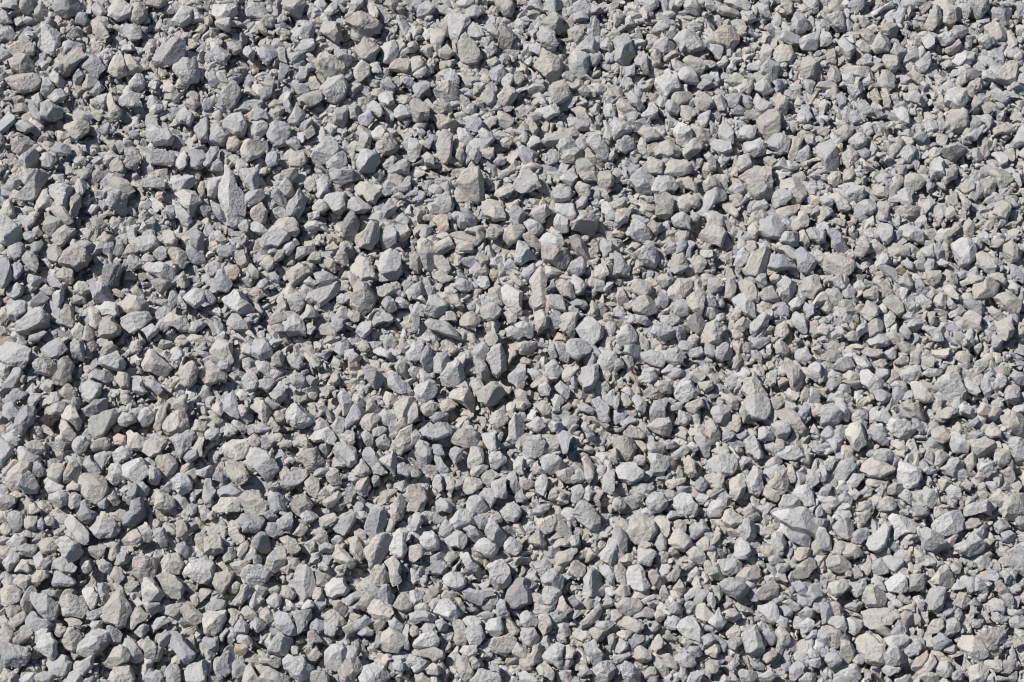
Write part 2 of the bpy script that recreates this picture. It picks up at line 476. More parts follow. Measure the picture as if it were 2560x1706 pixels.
w 622,57 3,-28 11,-29 19,-16 18,-5 10,7
b 529,544 8,-9 18,-15 29,-15 36,-3 33,1 24,4 8,4
l 65,705 6,-11 22,-7 30,4 29,9 15,12 0,8
W 912,603 4,-7 17,-12 19,1 17,15 9,21 0,19
w 206,395 6,-4 25,0 31,15 23,20 5,12
l 419,566 7,-14 15,-11 26,1 26,11 19,16 7,9
b 334,163 6,-7 28,-5 28,7 15,17 6,13
l 538,256 9,-8 22,-13 29,2 28,7 19,14 8,11
L 843,167 5,-12 15,-14 23,2 23,9 12,15 3,11
l 889,516 3,-7 15,-10 24,-5 24,6 21,19 12,14 3,8
L 1106,728 19,-11 27,-5 29,10 19,14 5,11
w 284,588 3,-13 14,-10 26,4 24,11 13,17 3,8
w 967,68 11,-13 22,-10 28,3 24,11 12,12 3,8
l 277,397 6,-9 24,0 36,9 33,17 24,17 6,7
l 582,788 4,-7 19,-6 24,8 17,20 6,19 1,8
L 1088,60 11,-18 30,-12 23,5 7,7
p 123,410 6,-11 17,-14 25,-2 24,8 12,13 2,9
L 280,154 9,-10 21,-9 28,4 24,13 13,13 2,7 /22,8
w 543,113 11,-11 17,-10 33,4 29,11 13,12 2,7
w 919,358 4,-11 15,-7 27,7 30,22 10,11 3,5
l 1041,659 8,-8 27,-7 31,0 28,8 18,15 6,9
w 221,245 13,-6 21,-6 30,8 17,23 10,15 /19,4 16,20
l 212,547 13,-2 25,-8 32,1 25,11 14,22 9,15
w 677,31 15,-15 24,-11 29,3 22,13 7,6
l 474,298 7,-11 16,-16 22,-6 19,5 5,18 0,16
b 279,513 2,-15 8,-21 15,-18 19,8 12,13 6,12
L 746,452 7,-10 23,-11 23,10 14,17 6,9
l 1162,747 4,-11 15,-12 21,-1 17,8 9,21 2,15 1,8 /17,-4 10,18
W 0,740 8,-7 18,-7 28,0 25,11 8,17 1,13
P 470,181 7,-12 20,-14 27,-1 17,11 4,10
L 844,492 8,-12 19,-15 30,-1 25,4 10,11 2,6 /22,-11 18,4
l 1027,520 2,-11 13,-13 25,-3 23,5 13,13 1,10
l 1044,593 6,-15 21,-16 28,-8 17,1 7,16 3,10
L 263,8 13,-1 31,-2 34,8 28,14 9,16 1,7
l 1234,14 8,-3 34,-6 30,5 17,19 7,11
l 775,834 8,-7 23,4 26,10 20,23 7,19
l 1123,290 4,-8 17,-8 30,1 33,12 24,14 11,9
p 12,607 4,-21 15,-29 22,-34 25,-29 19,-15 10,2 6,7
w 771,757 9,-9 27,-7 33,0 27,6 15,13 5,8
w 1175,187 19,-7 30,0 27,9 18,20 7,10
w 710,297 9,-5 19,4 29,24 27,31 19,28 6,12
l 992,615 5,-10 14,-8 24,4 25,16 13,17 2,8
l 975,631 5,-11 16,-12 24,-2 31,8 1,10
P 1025,778 10,0 25,11 26,25 19,33 11,32 10,18 3,6
b 739,499 7,-1 22,11 24,26 17,37 10,26
l 181,195 16,-6 37,1 36,11 21,11 1,8
l 447,202 5,-14 15,-11 27,2 21,12 4,10 /17,-5
l 520,565 7,-11 19,-2 21,6 15,20 7,23 2,9
w 12,59 11,-9 22,-10 29,-3 27,9 19,12 3,8
w 18,177 15,-7 28,1 21,11 7,18 -3,10
l 359,264 3,-11 14,-25 22,-18 20,-3 13,8 2,7 /14,-10 10,7
b 103,511 17,-12 25,-14 33,-6 33,3 25,3 10,10
L 215,601 8,-8 19,-7 25,4 22,14 14,19 3,11
w 148,69 11,-4 30,18 22,26 13,24
b 0,324 12,3 16,23 7,34 0,34 /12,3 15,23
w 357,340 17,-10 27,-7 32,0 16,11 8,18 4,7
w 256,671 14,-2 22,5 23,20 12,20 0,19 /19,5 20,19
l 410,218 3,-6 31,-6 30,8 16,14 5,8
w 340,283 9,-11 19,-11 32,-4 33,5 28,12 14,5
b 272,826 9,-10 17,-8 21,0 18,12 10,20 0,15
L 999,50 6,-4 26,-13 26,11 6,11 0,4
L 933,601 7,-11 11,-17 20,-11 20,0 15,17 4,13 /15,-9 12,14
d 428,282 8,-19 19,-7 19,4 12,17 2,12 /10,-3
l 519,490 8,-9 20,-15 26,-6 23,5 9,15 4,8
t 894,42 10,-6 25,-4 29,10 22,18 10,12 2,6
L 557,674 5,-7 18,-10 28,-4 28,5 20,12 4,9
l 751,691 10,-17 18,-13 18,18 12,15 1,8
p 1200,396 12,-7 27,1 27,15 20,21 8,12
W 74,521 10,-12 20,-14 27,4 27,18 21,15 10,4
l 385,548 9,-9 25,-13 36,2 29,9 18,3 2,4
p 12,76 11,-8 23,-4 30,4 22,15 4,11 1,6 /17,0
W 78,802 5,-14 15,-17 23,-7 23,0 15,11 4,8
l 636,471 12,-15 20,-17 21,-5 19,13 11,13 1,5
l 52,132 11,-6 26,4 24,14 15,18 1,15 /12,7
w 678,543 15,-3 21,13 8,25 -1,24
w 158,781 8,-20 16,-23 27,-12 24,-5 8,6
l 768,313 8,7 20,22 18,32 0,32
l 144,127 7,-7 32,-11 38,-7 33,4 9,6
l 733,170 16,0 27,15 25,25 19,30 9,18
l 787,288 4,-10 15,-12 28,6 20,13 7,10
L 972,565 6,-6 27,-7 35,0 33,6 21,10 3,6
l 923,659 6,-8 18,-8 22,4 19,15 11,20 3,12 /14,-2 17,13
w 771,780 5,-8 16,-8 32,0 34,5 27,11 13,9 2,5
w 464,716 4,-8 17,-7 23,4 22,13 4,16 0,8
b 20,528 6,-14 13,-18 24,-17 22,-6 13,5 7,13 2,11 /15,-12 14,4
b 35,770 7,-5 15,3 25,4 28,11 7,21 0,15
P 41,453 9,-5 20,-6 33,9 30,15 18,15 5,8
w 539,318 6,-13 23,-22 30,-8 12,3
L 673,297 11,-9 28,-3 31,5 27,11 5,9
l 730,806 13,-7 23,12 22,21 13,26 5,13
p 916,721 15,-11 26,-13 36,-1 30,3 14,7 3,4
l 915,370 7,-7 27,11 30,25 18,22 7,11
L 809,629 8,-14 19,-11 26,1 18,10 7,12
w 155,539 8,-1 19,5 29,13 23,21 11,23 4,17
l 365,765 24,-2 25,5 14,22 7,28 4,11
l 551,720 10,-4 24,-4 31,7 25,15 7,13
W 880,704 6,-3 17,1 27,17 24,26 15,23 9,16 2,9
t 542,146 11,-1 31,7 27,23 18,20 5,11
w 702,397 7,-5 20,-4 17,15 13,27 3,18 /13,3
l 1107,821 10,-13 34,2 20,8 6,11
l 720,59 17,-15 32,1 23,10 4,4
w 82,158 21,-8 32,-1 30,4 13,16 5,8
b 269,350 2,-11 7,-16 14,-7 21,6 20,13 3,14
L 117,388 4,-8 27,-9 32,4 29,7 8,7
b 60,724 9,-10 29,-1 37,8 22,9 8,9
W 978,446 12,10 27,22 24,44 19,40 11,26
l 599,620 7,-8 22,-8 23,2 14,19 4,11
l 22,608 4,-9 13,-18 26,1 24,8 9,8
l 678,746 4,-13 14,-13 23,-4 16,11 12,17 7,11 /16,-3
w 810,533 12,-9 25,-10 29,6 25,16 17,10 3,3
w 1247,93 17,-14 26,-3 25,8 17,13 3,6 /22,1 18,10
l 101,495 4,-14 12,-19 24,-15 23,-5 11,7 2,7
l 154,806 4,-6 13,-4 22,9 24,24 16,24 7,13
L 1185,547 13,-6 26,9 23,18 9,20 2,9
b 315,435 5,-9 17,-7 25,3 23,10 10,15 2,10 /12,4
L 215,228 3,-5 16,-9 28,-5 26,3 10,13 3,11
l 15,565 4,-6 15,-6 23,2 35,4 37,9 30,13 8,10
l 650,789 6,-4 17,-4 24,7 24,13 16,19 6,17 1,8
w 154,374 9,-3 28,2 22,14 13,19 3,15 /16,4
b 317,674 7,-7 15,-5 26,13 21,17 10,17 2,9 /10,-6
w 1241,267 4,-11 14,-16 22,-13 23,1 14,9 5,5
l 308,12 7,-9 22,-8 27,3 16,13 1,8
l 982,397 12,-8 24,-2 26,17 22,21 11,11
l 277,118 13,-12 23,-5 17,14 8,17 1,7
g 1136,727 4,-9 21,-11 20,2 16,13 1,12
w 882,268 4,-5 15,-1 26,11 17,18 2,18
w 80,592 7,-14 15,-15 21,-6 18,9 7,9 -1,12
W 434,674 7,-6 14,-2 23,20 15,27 4,16
L 672,45 9,-9 21,-4 25,8 18,16 6,14
l 801,441 12,-3 24,0 32,9 27,17 19,17 6,11
L 946,759 18,-8 26,6 26,15 19,21 10,11
l 1125,195 7,-21 27,-15 17,-2 12,7
W 1211,836 16,-6 24,0 16,17 2,17
l 434,522 6,-13 13,-15 24,-8 21,2 -1,14 /13,-13 18,-2
L 583,631 7,-9 18,-9 27,4 23,10 1,10
l 677,723 8,-7 13,-10 26,-2 26,10 22,14 2,8 /17,-2
l 417,659 9,-11 21,-16 26,-14 24,-5 13,11 4,6 /20,-14 19,1
L 770,420 6,-8 20,-12 27,-2 24,6 9,10 2,7
l 768,660 7,0 16,11 20,30 15,33 5,22 0,16
w 993,714 6,-8 24,-16 27,-4 17,7 5,10
l 124,449 11,-2 23,-12 33,4 31,10 14,11
w 302,853 11,-24 25,-2 22,4 0,4
w 132,118 6,-4 21,21 19,29 8,30 2,18
w 1035,697 15,-2 30,8 28,13 19,17 1,13
l 225,366 15,-3 27,-3 31,4 28,11 19,18 9,11
l 433,260 7,-12 16,-12 31,-2 27,6 11,6
l 938,408 7,-12 17,-17 23,-11 21,0 7,11 0,7 /19,-12
l 591,450 8,0 16,6 23,16 24,27 16,30 5,16 /16,7
w 26,753 4,-9 13,-20 22,-15 15,0 16,12 4,12
l 217,20 6,-12 16,-13 23,-5 21,6 9,11 0,7
l 160,472 7,-6 16,-6 17,7 25,19 20,23 6,16
l 135,589 4,-8 15,-8 23,8 7,18 1,10
l 53,616 21,-2 30,3 29,14 21,18 6,10
l 93,826 23,-7 23,7 12,19 2,14
b 336,622 9,-6 23,5 19,17 7,19 0,9 /10,-4 13,9
L 931,178 9,-5 29,4 25,13 10,17 2,10
l 840,271 7,-13 22,1 22,17 10,13 3,8
l 300,214 23,0 23,8 21,21 16,26 6,13
w 689,110 11,-8 23,0 26,10 5,16 1,8
w 965,123 10,-6 20,2 20,23 13,27 5,10
l 931,551 11,-7 17,3 24,20 15,24 4,15 /15,-1 19,19
w 54,287 5,-20 14,-15 25,-8 21,0 9,7
w 617,143 8,-5 19,-1 26,8 15,18 4,15
l 206,841 6,-11 15,-11 19,3 17,16 2,12
w 136,68 11,1 21,19 18,26 6,25 -1,14
l 695,254 9,-2 21,2 25,14 19,22 8,15 0,9
w 562,294 10,-4 32,-3 40,5 34,12 7,5
W 671,654 6,-6 17,-9 26,-4 25,8 8,13
l 813,511 5,-8 23,-10 19,-1 18,11 1,15
l 11,384 11,-10 22,-4 20,8 9,15 0,12
w 610,358 8,-8 18,3 20,22 10,22 1,9
l 682,461 3,-8 11,-13 23,1 17,11 8,14 0,7
W 572,826 12,-1 19,15 16,25 7,27 1,12
L 965,248 5,-9 15,-12 25,-2 15,8 6,12 0,8
w 566,777 10,0 15,7 17,29 5,29 0,23 3,15
b 0,503 18,0 24,14 22,18 10,23 3,15
w 471,365 6,-7 27,-15 33,-17 30,-4 14,5 3,4
w 788,359 5,-9 24,-5 30,4 19,11 6,7
w 1156,31 12,-24 19,-21 21,-9 10,7 1,6 /15,-17 14,-4
w 1243,401 10,-1 23,3 25,14 15,23 6,15
w 1131,509 16,-6 24,-3 26,13 24,19 9,11 /14,-4 20,16
l 455,465 5,-9 12,-4 27,15 22,20 9,16
l 772,176 11,-9 21,-4 21,9 10,17 3,13
l 952,91 7,-15 18,-13 22,-4 19,8 11,11
w 854,188 9,-11 20,-14 26,-6 16,5 7,12 0,8
w 902,652 5,-12 13,-15 25,-6 23,4 13,8 4,4 /14,-8 16,7
l 9,648 5,-10 17,-8 20,6 18,13 9,16 2,6
l 259,234 7,-11 20,-14 22,-7 9,14 1,12
w 490,758 10,-16 22,-18 23,4 11,5
w 289,754 12,-22 26,-18 21,-6 11,4 2,3 /17,-16 12,-1
W 580,609 3,-9 16,-15 23,-10 23,0 12,7 1,8
w 1241,214 21,-2 23,13 12,25 6,14
w 195,623 2,-7 22,-4 23,6 9,15 0,12
l 870,543 6,-1 19,11 19,34 10,27 1,11
L 797,694 2,-7 15,-8 24,0 16,14 1,11
w 157,200 6,-13 16,-11 20,0 13,14 1,10
w 585,574 3,-12 10,-19 18,-8 18,4 7,10 1,8
b 473,740 5,-8 14,-8 21,6 16,16 1,13
w 694,698 2,-9 20,-12 27,-7 20,3 3,10
w 374,125 13,-11 26,-13 29,-4 18,7 11,8 2,3
b 960,333 5,-16 16,-13 35,0 20,2
l 938,118 7,-4 26,11 26,17 12,23 6,13
l 595,684 4,-8 12,-12 26,0 20,9 11,11 3,6
l 884,635 5,-9 20,-10 24,-4 17,10 1,10
b 154,653 8,-13 28,-13 28,-4 12,4 3,3 /9,-4
l 667,139 29,-8 33,3 17,11 6,8
w 630,295 7,-11 22,-13 26,-7 15,6 6,12 0,4
l 242,154 11,-8 17,-4 17,19 9,22 1,8
w 16,799 11,-17 18,-15 25,-6 15,5 4,9
l 1100,295 2,-20 6,-22 15,-13 16,2 11,10 3,6
l 1057,774 12,-7 23,6 16,17 8,20 2,11
l 543,452 3,-9 17,-11 21,-5 19,2 8,14 0,12
w 859,373 12,-8 22,-6 19,18 10,16
p 487,87 3,-13 25,-13 26,0 21,5 9,2
b 326,60 9,-6 22,4 22,11 8,20 0,11
W 868,765 5,-8 13,-10 25,4 23,9 13,11 3,11
l 26,196 15,-11 22,-3 20,8 7,15 1,8 /13,-5
b 133,784 10,-3 20,9 18,23 7,22 0,13
l 614,603 11,-9 20,-2 20,17 7,16 1,6
w 1076,392 8,-16 16,-15 23,-3 20,5 8,8
w 1137,479 14,0 23,13 29,22 18,24 7,19 4,8
w 814,648 13,-5 24,8 23,17 17,23 8,13
b 1204,374 5,-2 24,0 26,21 19,21 8,11
l 256,600 8,0 14,14 8,30 0,33
w 383,848 9,-9 24,-7 27,5 -2,9
b 236,290 10,-3 20,2 20,24 9,19 2,11
l 473,61 20,-8 24,0 17,17 6,17 6,7
l 816,54 16,-7 31,3 28,7 16,14 4,6
w 868,127 6,-11 16,-10 23,2 16,12 5,11
w 1104,377 9,-7 21,-4 26,12 19,18 10,11
w 858,690 8,-6 18,-3 24,5 23,15 18,18 5,11
l 7,679 12,-12 22,-8 26,0 15,10 4,10
w 357,-1 23,0 23,9 19,19 8,16 -2,9 /16,6
w 400,35 9,-7 23,-6 24,6 18,17 11,11 /9,7 23,4
l 605,781 20,-9 24,4 23,10 16,16 4,8
l 829,439 15,-4 25,3 22,14 14,20 6,13
l 1108,800 9,-4 25,-5 29,3 21,12 14,14 5,7
w 50,679 4,-5 18,-6 24,4 18,12 7,14 1,8
b 687,395 7,-9 17,-4 14,9 7,23 1,16
w 1124,265 9,-8 28,-5 30,6 25,9 9,7
w 1164,544 3,-8 19,-12 25,-4 15,10 3,7
L 1168,836 9,-10 18,-10 24,2 22,9 11,12 3,5
w 838,121 6,-4 29,-10 31,-5 19,8 9,10 2,6
w 137,228 6,-4 22,-2 30,6 25,15 13,11 2,6
l 170,305 21,-9 27,-4 29,2 14,11 6,9 /26,0 7,9
w 59,589 6,-11 15,-11 21,-4 19,5 13,15 2,7
l 409,204 19,-15 25,0 14,10 1,6
w 668,392 11,-4 18,5 17,16 5,24 1,12
w 1127,233 5,-11 18,-15 28,-7 29,0 11,3
p 622,120 10,-11 21,-8 23,1 11,13 3,9
w 612,525 8,-11 23,-12 25,-5 20,3 10,10 2,5
L 100,735 16,0 23,8 16,27 12,26 5,12
b 325,660 7,-6 21,-6 30,4 26,9 18,13 7,8
l 1024,659 7,2 14,13 15,27 10,30 0,27
w 1051,814 4,-11 11,-10 17,0 12,19 3,16
l 176,231 6,-8 26,-9 29,3 27,8 8,4
w 403,770 10,-8 19,-5 29,7 23,12 11,11
w 714,138 8,-7 19,0 25,13 21,20 9,13
w 1100,91 7,-2 19,6 19,17 13,22 0,17
w 1217,454 15,-12 23,-7 22,3 11,12 3,11
w 350,674 8,-7 19,0 26,13 15,19 9,13
w 796,165 10,-8 29,1 26,7 11,13
L 309,161 10,-8 23,-7 25,5 16,11 3,6
w 678,176 15,-14 36,-4 25,1 3,5
l 512,173 8,0 15,11 12,22 4,30 0,27
w 601,384 20,-4 25,4 20,12 9,16 1,11
w 688,645 12,-1 17,8 27,23 23,28 15,24 6,20 9,11
w 1219,320 7,-4 16,1 26,12 23,20 15,20 4,9
W 727,574 8,-7 15,7 15,22 10,30 4,19
l 716,641 7,-12 15,-17 27,0 14,7
w 523,815 18,-6 31,2 30,8 19,12 3,6
w 67,529 11,-4 20,3 29,15 24,23 15,18 7,7
l 653,279 9,-6 25,3 27,8 18,18 10,13
w 812,714 4,-2 13,6 23,7 21,18 5,21 0,13
L 842,823 9,-6 21,-5 29,6 24,11 2,7
g 1261,704 5,-13 12,-11 20,0 20,16 8,9
l 1104,699 7,-4 23,-1 26,9 18,18 9,13
w 114,31 4,-8 17,1 24,11 18,17 6,15 1,8
w 210,317 8,-6 19,-4 23,10 19,18 8,12
w 76,389 6,-8 15,-5 17,14 14,21 3,14
w 662,269 7,-8 19,-13 25,-1 16,10 8,9
l 512,441 7,-13 16,-13 20,-3 16,5 7,11 0,9
w 1031,243 16,-4 24,5 32,18 28,21 18,20 12,7
l 303,475 5,-7 16,-10 21,5 10,17 3,8
w 618,-1 23,0 24,9 21,20 12,19 3,9 /19,11
l 648,842 7,-4 22,6 27,15 2,15
w 313,263 15,-9 21,2 19,15 8,15 2,8
l 474,574 19,-11 22,3 19,22 9,10 /16,-3 13,10
l 746,708 10,-4 19,5 23,13 22,24 14,21 6,9
w 1171,361 7,-6 20,-2 30,10 30,19 14,10
b 453,570 3,-9 11,-9 21,4 15,14 10,16 2,8
b 271,614 10,-6 23,-6 37,2 22,7 5,8
W 643,431 13,-4 27,-4 28,3 16,13 8,12 1,6
b 986,664 13,-1 27,10 27,19 16,18 1,8
w 1051,693 12,-14 26,-4 29,1 18,5 4,6
w 538,41 13,-6 18,4 11,26 1,13
l 602,535 7,-2 16,10 18,28 13,31 5,19 0,12
b 237,191 16,-2 22,6 16,19 3,17
b 233,309 4,-4 19,7 23,20 15,22 4,16
w 447,163 12,-8 17,11 13,22 1,15
w 702,196 5,-7 17,-11 28,-3 18,8 5,7
w 672,769 12,0 18,11 16,20 7,26 1,15
L 964,532 8,-7 19,-4 23,8 18,16 8,13
w 574,396 9,-4 20,-4 29,5 10,14 2,10
d 859,406 7,-11 17,-14 22,-2 15,12 4,5
l 1169,254 6,-8 14,-4 14,9 6,24 -1,17
l 486,212 19,-15 26,-8 25,6 1,6
l 425,491 7,-1 16,12 16,20 9,30 5,31 3,18
b 526,452 4,-13 10,-18 16,-7 16,9 4,10 /11,-17
l 768,147 19,11 20,16 0,28
w 67,301 1,-11 15,-19 20,-15 17,-3 9,5 0,4
l 417,142 4,-8 16,-6 19,8 12,17 1,11
w 882,526 6,-2 19,17 17,24 7,26 2,19
L 1123,466 13,-5 26,-8 28,2 21,11 9,9
b 390,340 10,-4 24,2 31,7 27,14 13,14 4,6
b 696,541 9,-1 20,6 12,28 8,25 3,11
l 1042,852 9,-7 23,-7 34,1 32,5 0,5
w 380,603 8,-6 18,-4 19,8 15,21 7,15
l 256,695 10,6 12,22 4,36 0,36
L 630,686 7,-14 14,-14 22,-6 21,3 13,9 3,5
l 1084,424 11,-8 22,-8 29,3 22,7 3,7
w 1035,735 9,-8 19,-10 26,-2 16,9 9,12
w 513,131 4,-7 22,5 22,17 10,15 2,8 /7,11 22,12
w 906,20 6,-2 24,6 28,14 25,19 9,13 1,9
w 854,575 7,-6 16,3 18,18 11,22 3,15 /11,-4 13,19
l 1179,788 6,-12 18,-14 21,-1 11,9 2,5
l 368,327 4,-17 24,-20 31,-14 27,-10 16,-9 5,1
w 989,280 9,-12 17,-16 22,-12 21,2 8,8 2,6
W 820,614 7,-9 24,-15 41,-15 41,-11 24,-5 5,1
l 172,524 6,-13 12,-15 20,-7 19,1 13,8 5,9
l 425,751 7,-7 27,-16 32,-12 27,-5 11,6 1,4
L 524,676 6,-8 17,-10 24,0 21,7 8,10 2,4
w 86,250 4,-7 13,-4 15,8 12,17 5,21 0,17 /8,4
w 177,807 7,-14 16,-3 16,15 4,14
l 350,231 7,-9 15,0 19,11 11,21 1,10 /11,10
l 4,481 12,-19 25,-21 25,-15 11,5 4,5
l 579,661 9,-4 27,6 26,15 17,18 8,10
l 843,391 3,-13 12,-19 20,-7 18,2 7,5
l 138,578 5,-13 15,-19 26,-13 25,-8 12,0
l 395,243 1,-16 9,-23 18,-15 16,-5 5,5
l 916,682 13,-7 22,8 18,15 6,15 2,9
w 201,290 9,-4 17,2 22,11 16,21 9,20 3,8
w 415,695 7,-10 15,-8 28,9 23,13 8,7
l 1046,49 9,-3 24,12 15,25 11,20
L 1189,72 13,-5 26,-7 28,2 24,8 9,10
l 1162,208 9,-13 19,-4 19,10 0,10
l 1092,570 8,-8 21,-7 26,0 25,8 11,10
t 1140,834 2,-8 19,-20 23,-17 12,-1 7,14 1,10
l 52,98 8,-3 16,11 13,20 5,24 -1,18
b 8,309 17,-6 22,3 19,13 12,18 3,8
l 473,518 6,-6 24,3 21,11 14,15 1,8
w 445,759 13,-19 27,-12 23,-6 7,6
w 747,227 3,-11 17,-12 20,-3 10,12 2,7
l 650,766 9,-2 23,8 21,18 6,18 1,8
w 884,611 7,3 20,-7 27,4 24,8 7,13 0,11
l 358,416 11,-23 23,-6 23,2 7,0 /14,-9
w 1255,307 9,-4 22,9 18,17 10,20 2,10
b 482,472 12,-2 27,16 25,20 11,16 4,11
l 860,661 6,-7 18,-7 26,0 24,6 11,11 2,6 /17,3
l 689,243 7,-6 22,-8 27,-2 23,6 7,9
l 797,146 17,-21 25,-10 23,0 6,2
l 876,188 8,-3 19,11 19,23 9,24
b 1066,669 10,-8 19,-8 22,3 12,13 4,10
w 451,529 8,-11 17,-11 24,-7 12,10 1,6
w 284,659 13,1 22,12 20,20 11,22 2,10
l 590,441 6,-7 17,-11 21,-3 16,11 4,9
l 885,777 14,-18 23,0 16,9
w 1230,33 12,-6 24,6 25,17 12,15
l 1042,458 17,-13 24,-11 27,1 12,6 2,4
l 82,848 12,-9 23,0 23,9 0,9
w 862,155 9,2 26,12 30,19 19,23 7,14
w 217,503 8,-11 16,-8 17,6 13,14 1,10
g 612,575 2,-8 13,-10 23,-1 20,3 8,11 1,9
l 1116,139 3,-6 11,-7 22,5 20,16 9,13
w 1108,309 5,-5 28,1 29,11 21,11 3,7
w 189,352 8,-3 29,3 28,10 13,15 6,9
w 195,520 4,-10 12,-10 13,1 5,19 -4,15
l 42,697 8,-7 15,2 23,-3 24,5 12,17 4,12
w 444,611 8,-12 16,-15 19,-2 15,9 7,9 /14,-10
L 976,302 6,-12 22,-11 23,4 13,5
w 1201,295 4,-16 10,-23 17,-13 16,-3 8,6
w 1027,445 11,-10 22,-7 25,0 22,5 9,9 1,5
l 29,320 4,-6 15,-2 19,11 17,19 10,17 1,8
l 683,371 6,-2 20,0 24,18 6,14
w 950,367 6,-6 15,-9 24,7 21,11 6,10
b 1164,800 11,-9 24,2 11,13 2,10
l 376,29 7,-2 20,6 15,15 5,20 -1,16 0,6
w 742,348 3,-15 15,-21 20,-6 10,4
w 726,778 16,-16 26,-17 26,-6 4,7
l 1216,226 7,-2 14,12 12,20 4,24 -4,20
w 652,295 8,-3 22,6 29,14 19,20 8,11
w 1152,834 11,-17 18,-4 14,4 -5,14
w 855,74 7,-5 21,2 26,10 18,19 8,10
w 882,830 7,-7 20,-4 13,12 0,16
l 1149,547 8,1 29,7 34,15 25,17 10,12 3,7
b 181,848 8,-8 21,-6 26,5 0,9
w 443,94 9,-18 19,-11 19,-1 8,8 1,4
w 733,185 5,-1 20,18 19,26 10,23 0,14
p 512,684 12,-4 20,3 8,17 0,21
l 654,759 8,-5 32,0 36,4 34,9 19,9 5,4
b 106,593 0,-16 6,-24 14,-13 19,-4 14,0
w 470,634 7,-19 17,-24 27,-19 15,-7 3,1
L 965,672 3,-5 14,-5 20,7 13,17 3,14
w 1100,74 6,-5 21,-3 24,8 17,17 8,10
w 173,660 9,-8 18,5 16,19 7,18
l 360,151 10,-19 21,-12 20,-4 9,6 2,4
l 486,777 8,-9 19,5 15,16 6,16
l 688,494 4,-4 13,0 17,9 11,20 2,20
l 855,4 6,-5 21,1 27,12 19,16 8,12
w 985,196 6,-24 19,-24 13,-5 1,7
l 788,496 11,0 24,15 24,21 17,22 6,15
l 1071,257 7,-7 21,-7 24,3 20,10 9,10
w 1239,623 10,-12 21,-3 21,6 14,12 3,6
w 65,257 6,0 17,7 26,22 22,24 11,21 2,10
l 885,178 8,-4 27,0 29,10 19,13 6,7
l 1030,366 17,-4 23,4 21,14 14,19 4,5
l 894,441 12,-13 22,1 20,6 8,10 1,5
w 45,252 15,-16 23,2 1,8
l 573,159 11,3 21,14 19,19 10,23 0,14
l 693,278 4,-11 16,-3 18,12 11,15 1,6
l 793,75 12,-10 16,-4 18,15 13,17 1,7
l 943,106 13,-9 24,7 12,14 1,6
w 952,615 8,-10 22,0 22,8 18,14 7,8
l 1213,0 19,0 22,12 14,21 7,14 /15,8
w 1239,162 19,-9 30,-7 29,1 19,5 6,7
w 1159,787 7,-11 19,-14 21,-3 15,6 3,5
b 513,108 22,-7 24,1 7,16 2,9
l 512,641 7,-1 15,3 16,11 7,22 0,21
w 659,823 8,-15 16,-19 19,-12 14,4 6,9
w 904,492 11,0 19,11 20,22 15,24 8,17 -3,6
w 1053,193 8,-5 19,0 19,10 6,18 2,11
l 1034,777 12,-7 23,-5 25,5 23,14 13,10
w 440,589 7,-11 13,-14 23,0 18,5 4,7
w 662,672 11,-9 23,7 19,15 8,10 1,6
l 994,196 14,-18 19,-12 19,-1 7,10
l 987,837 6,-8 12,-13 19,-5 12,8 6,14 0,9
l 29,499 5,-7 19,-7 23,-3 13,10 1,10
w 854,509 9,-6 23,-12 26,-2 16,8 3,5
b 36,588 2,-8 14,-11 23,1 17,6 8,9
L 413,533 9,-12 19,-9 16,6 11,16 5,7
l 575,695 11,-4 23,13 20,19 13,23 6,10 /13,9
l 904,-1 33,0 33,6 27,13 17,11 2,5
w 809,208 9,-10 20,-4 20,10 3,10
l 801,472 4,-10 15,-12 22,-1 20,3 9,7 1,4
l 790,608 5,-5 26,-3 27,7 20,10 3,6
l 1124,238 13,-2 19,0 17,15 14,20 3,15
l 527,286 3,-14 12,-11 11,9 1,13 -5,9
l 669,607 4,-13 13,-13 16,-2 12,12 1,7
L 626,639 9,-9 17,-11 24,-5 25,5 3,6
W 714,709 4,-7 13,-8 19,-1 15,11 6,12 0,7
l 89,147 14,-9 32,-5 33,1 6,5
w 18,724 7,-6 17,-4 22,5 15,14 7,11 0,4
w 670,836 11,-9 23,5 19,16 5,8
p 787,770 14,-8 29,-11 31,-1 25,3 7,4
w 1068,316 6,-14 13,-19 19,-4 10,6 2,5
l 91,438 0,-12 11,-12 13,7 10,14 -1,9
b 0,552 15,6 12,17 4,28 0,29
w 45,844 9,-5 24,1 15,13 0,9
l 362,475 7,-9 17,-7 22,6 18,12 3,6
w 720,204 13,-4 22,2 22,13 3,13
w 769,709 7,-5 14,1 13,12 17,20 10,24 3,18
l 1153,50 18,-15 24,-11 15,6 6,11
w 971,268 3,-8 27,-12 27,-7 16,3 3,5
l 477,271 0,-8 10,-22 21,-11 13,-3 4,2
P 628,781 8,-9 15,-4 21,6 17,14 9,14 2,6
w 850,133 7,-4 21,9 13,19 7,19 1,11
l 910,237 15,-13 25,-4 23,5 8,6
w 1226,226 16,-3 19,11 13,17 4,16
l 1153,614 7,-5 15,1 17,16 13,20 2,15
w 75,491 8,-11 12,-10 20,3 19,10 12,12 3,5
l 91,558 7,-11 14,-13 20,-3 15,5 8,11 2,7
L 1009,465 3,-8 16,-11 16,13 8,10 1,6
l 1144,367 8,-1 20,10 15,24 9,21 1,10
w 313,509 17,-7 25,4 19,16 14,16 11,8
w 695,358 8,-6 19,-3 23,12 20,16 8,11
w 137,207 11,-11 20,5 18,11 1,11
T 540,275 9,-5 20,-4 21,11 13,17 7,11 5,4
l 917,331 5,-13 12,-22 19,-14 17,-3 8,4
l 1005,597 8,-8 19,-7 20,4 8,13 3,8
w 782,747 12,-12 30,-11 32,-4 13,1
l 626,640 24,0 23,8 18,13 6,12 0,6
b 1254,325 8,2 25,18 25,30 15,25 7,12
p 78,605 11,-5 25,2 23,9 6,11 1,7
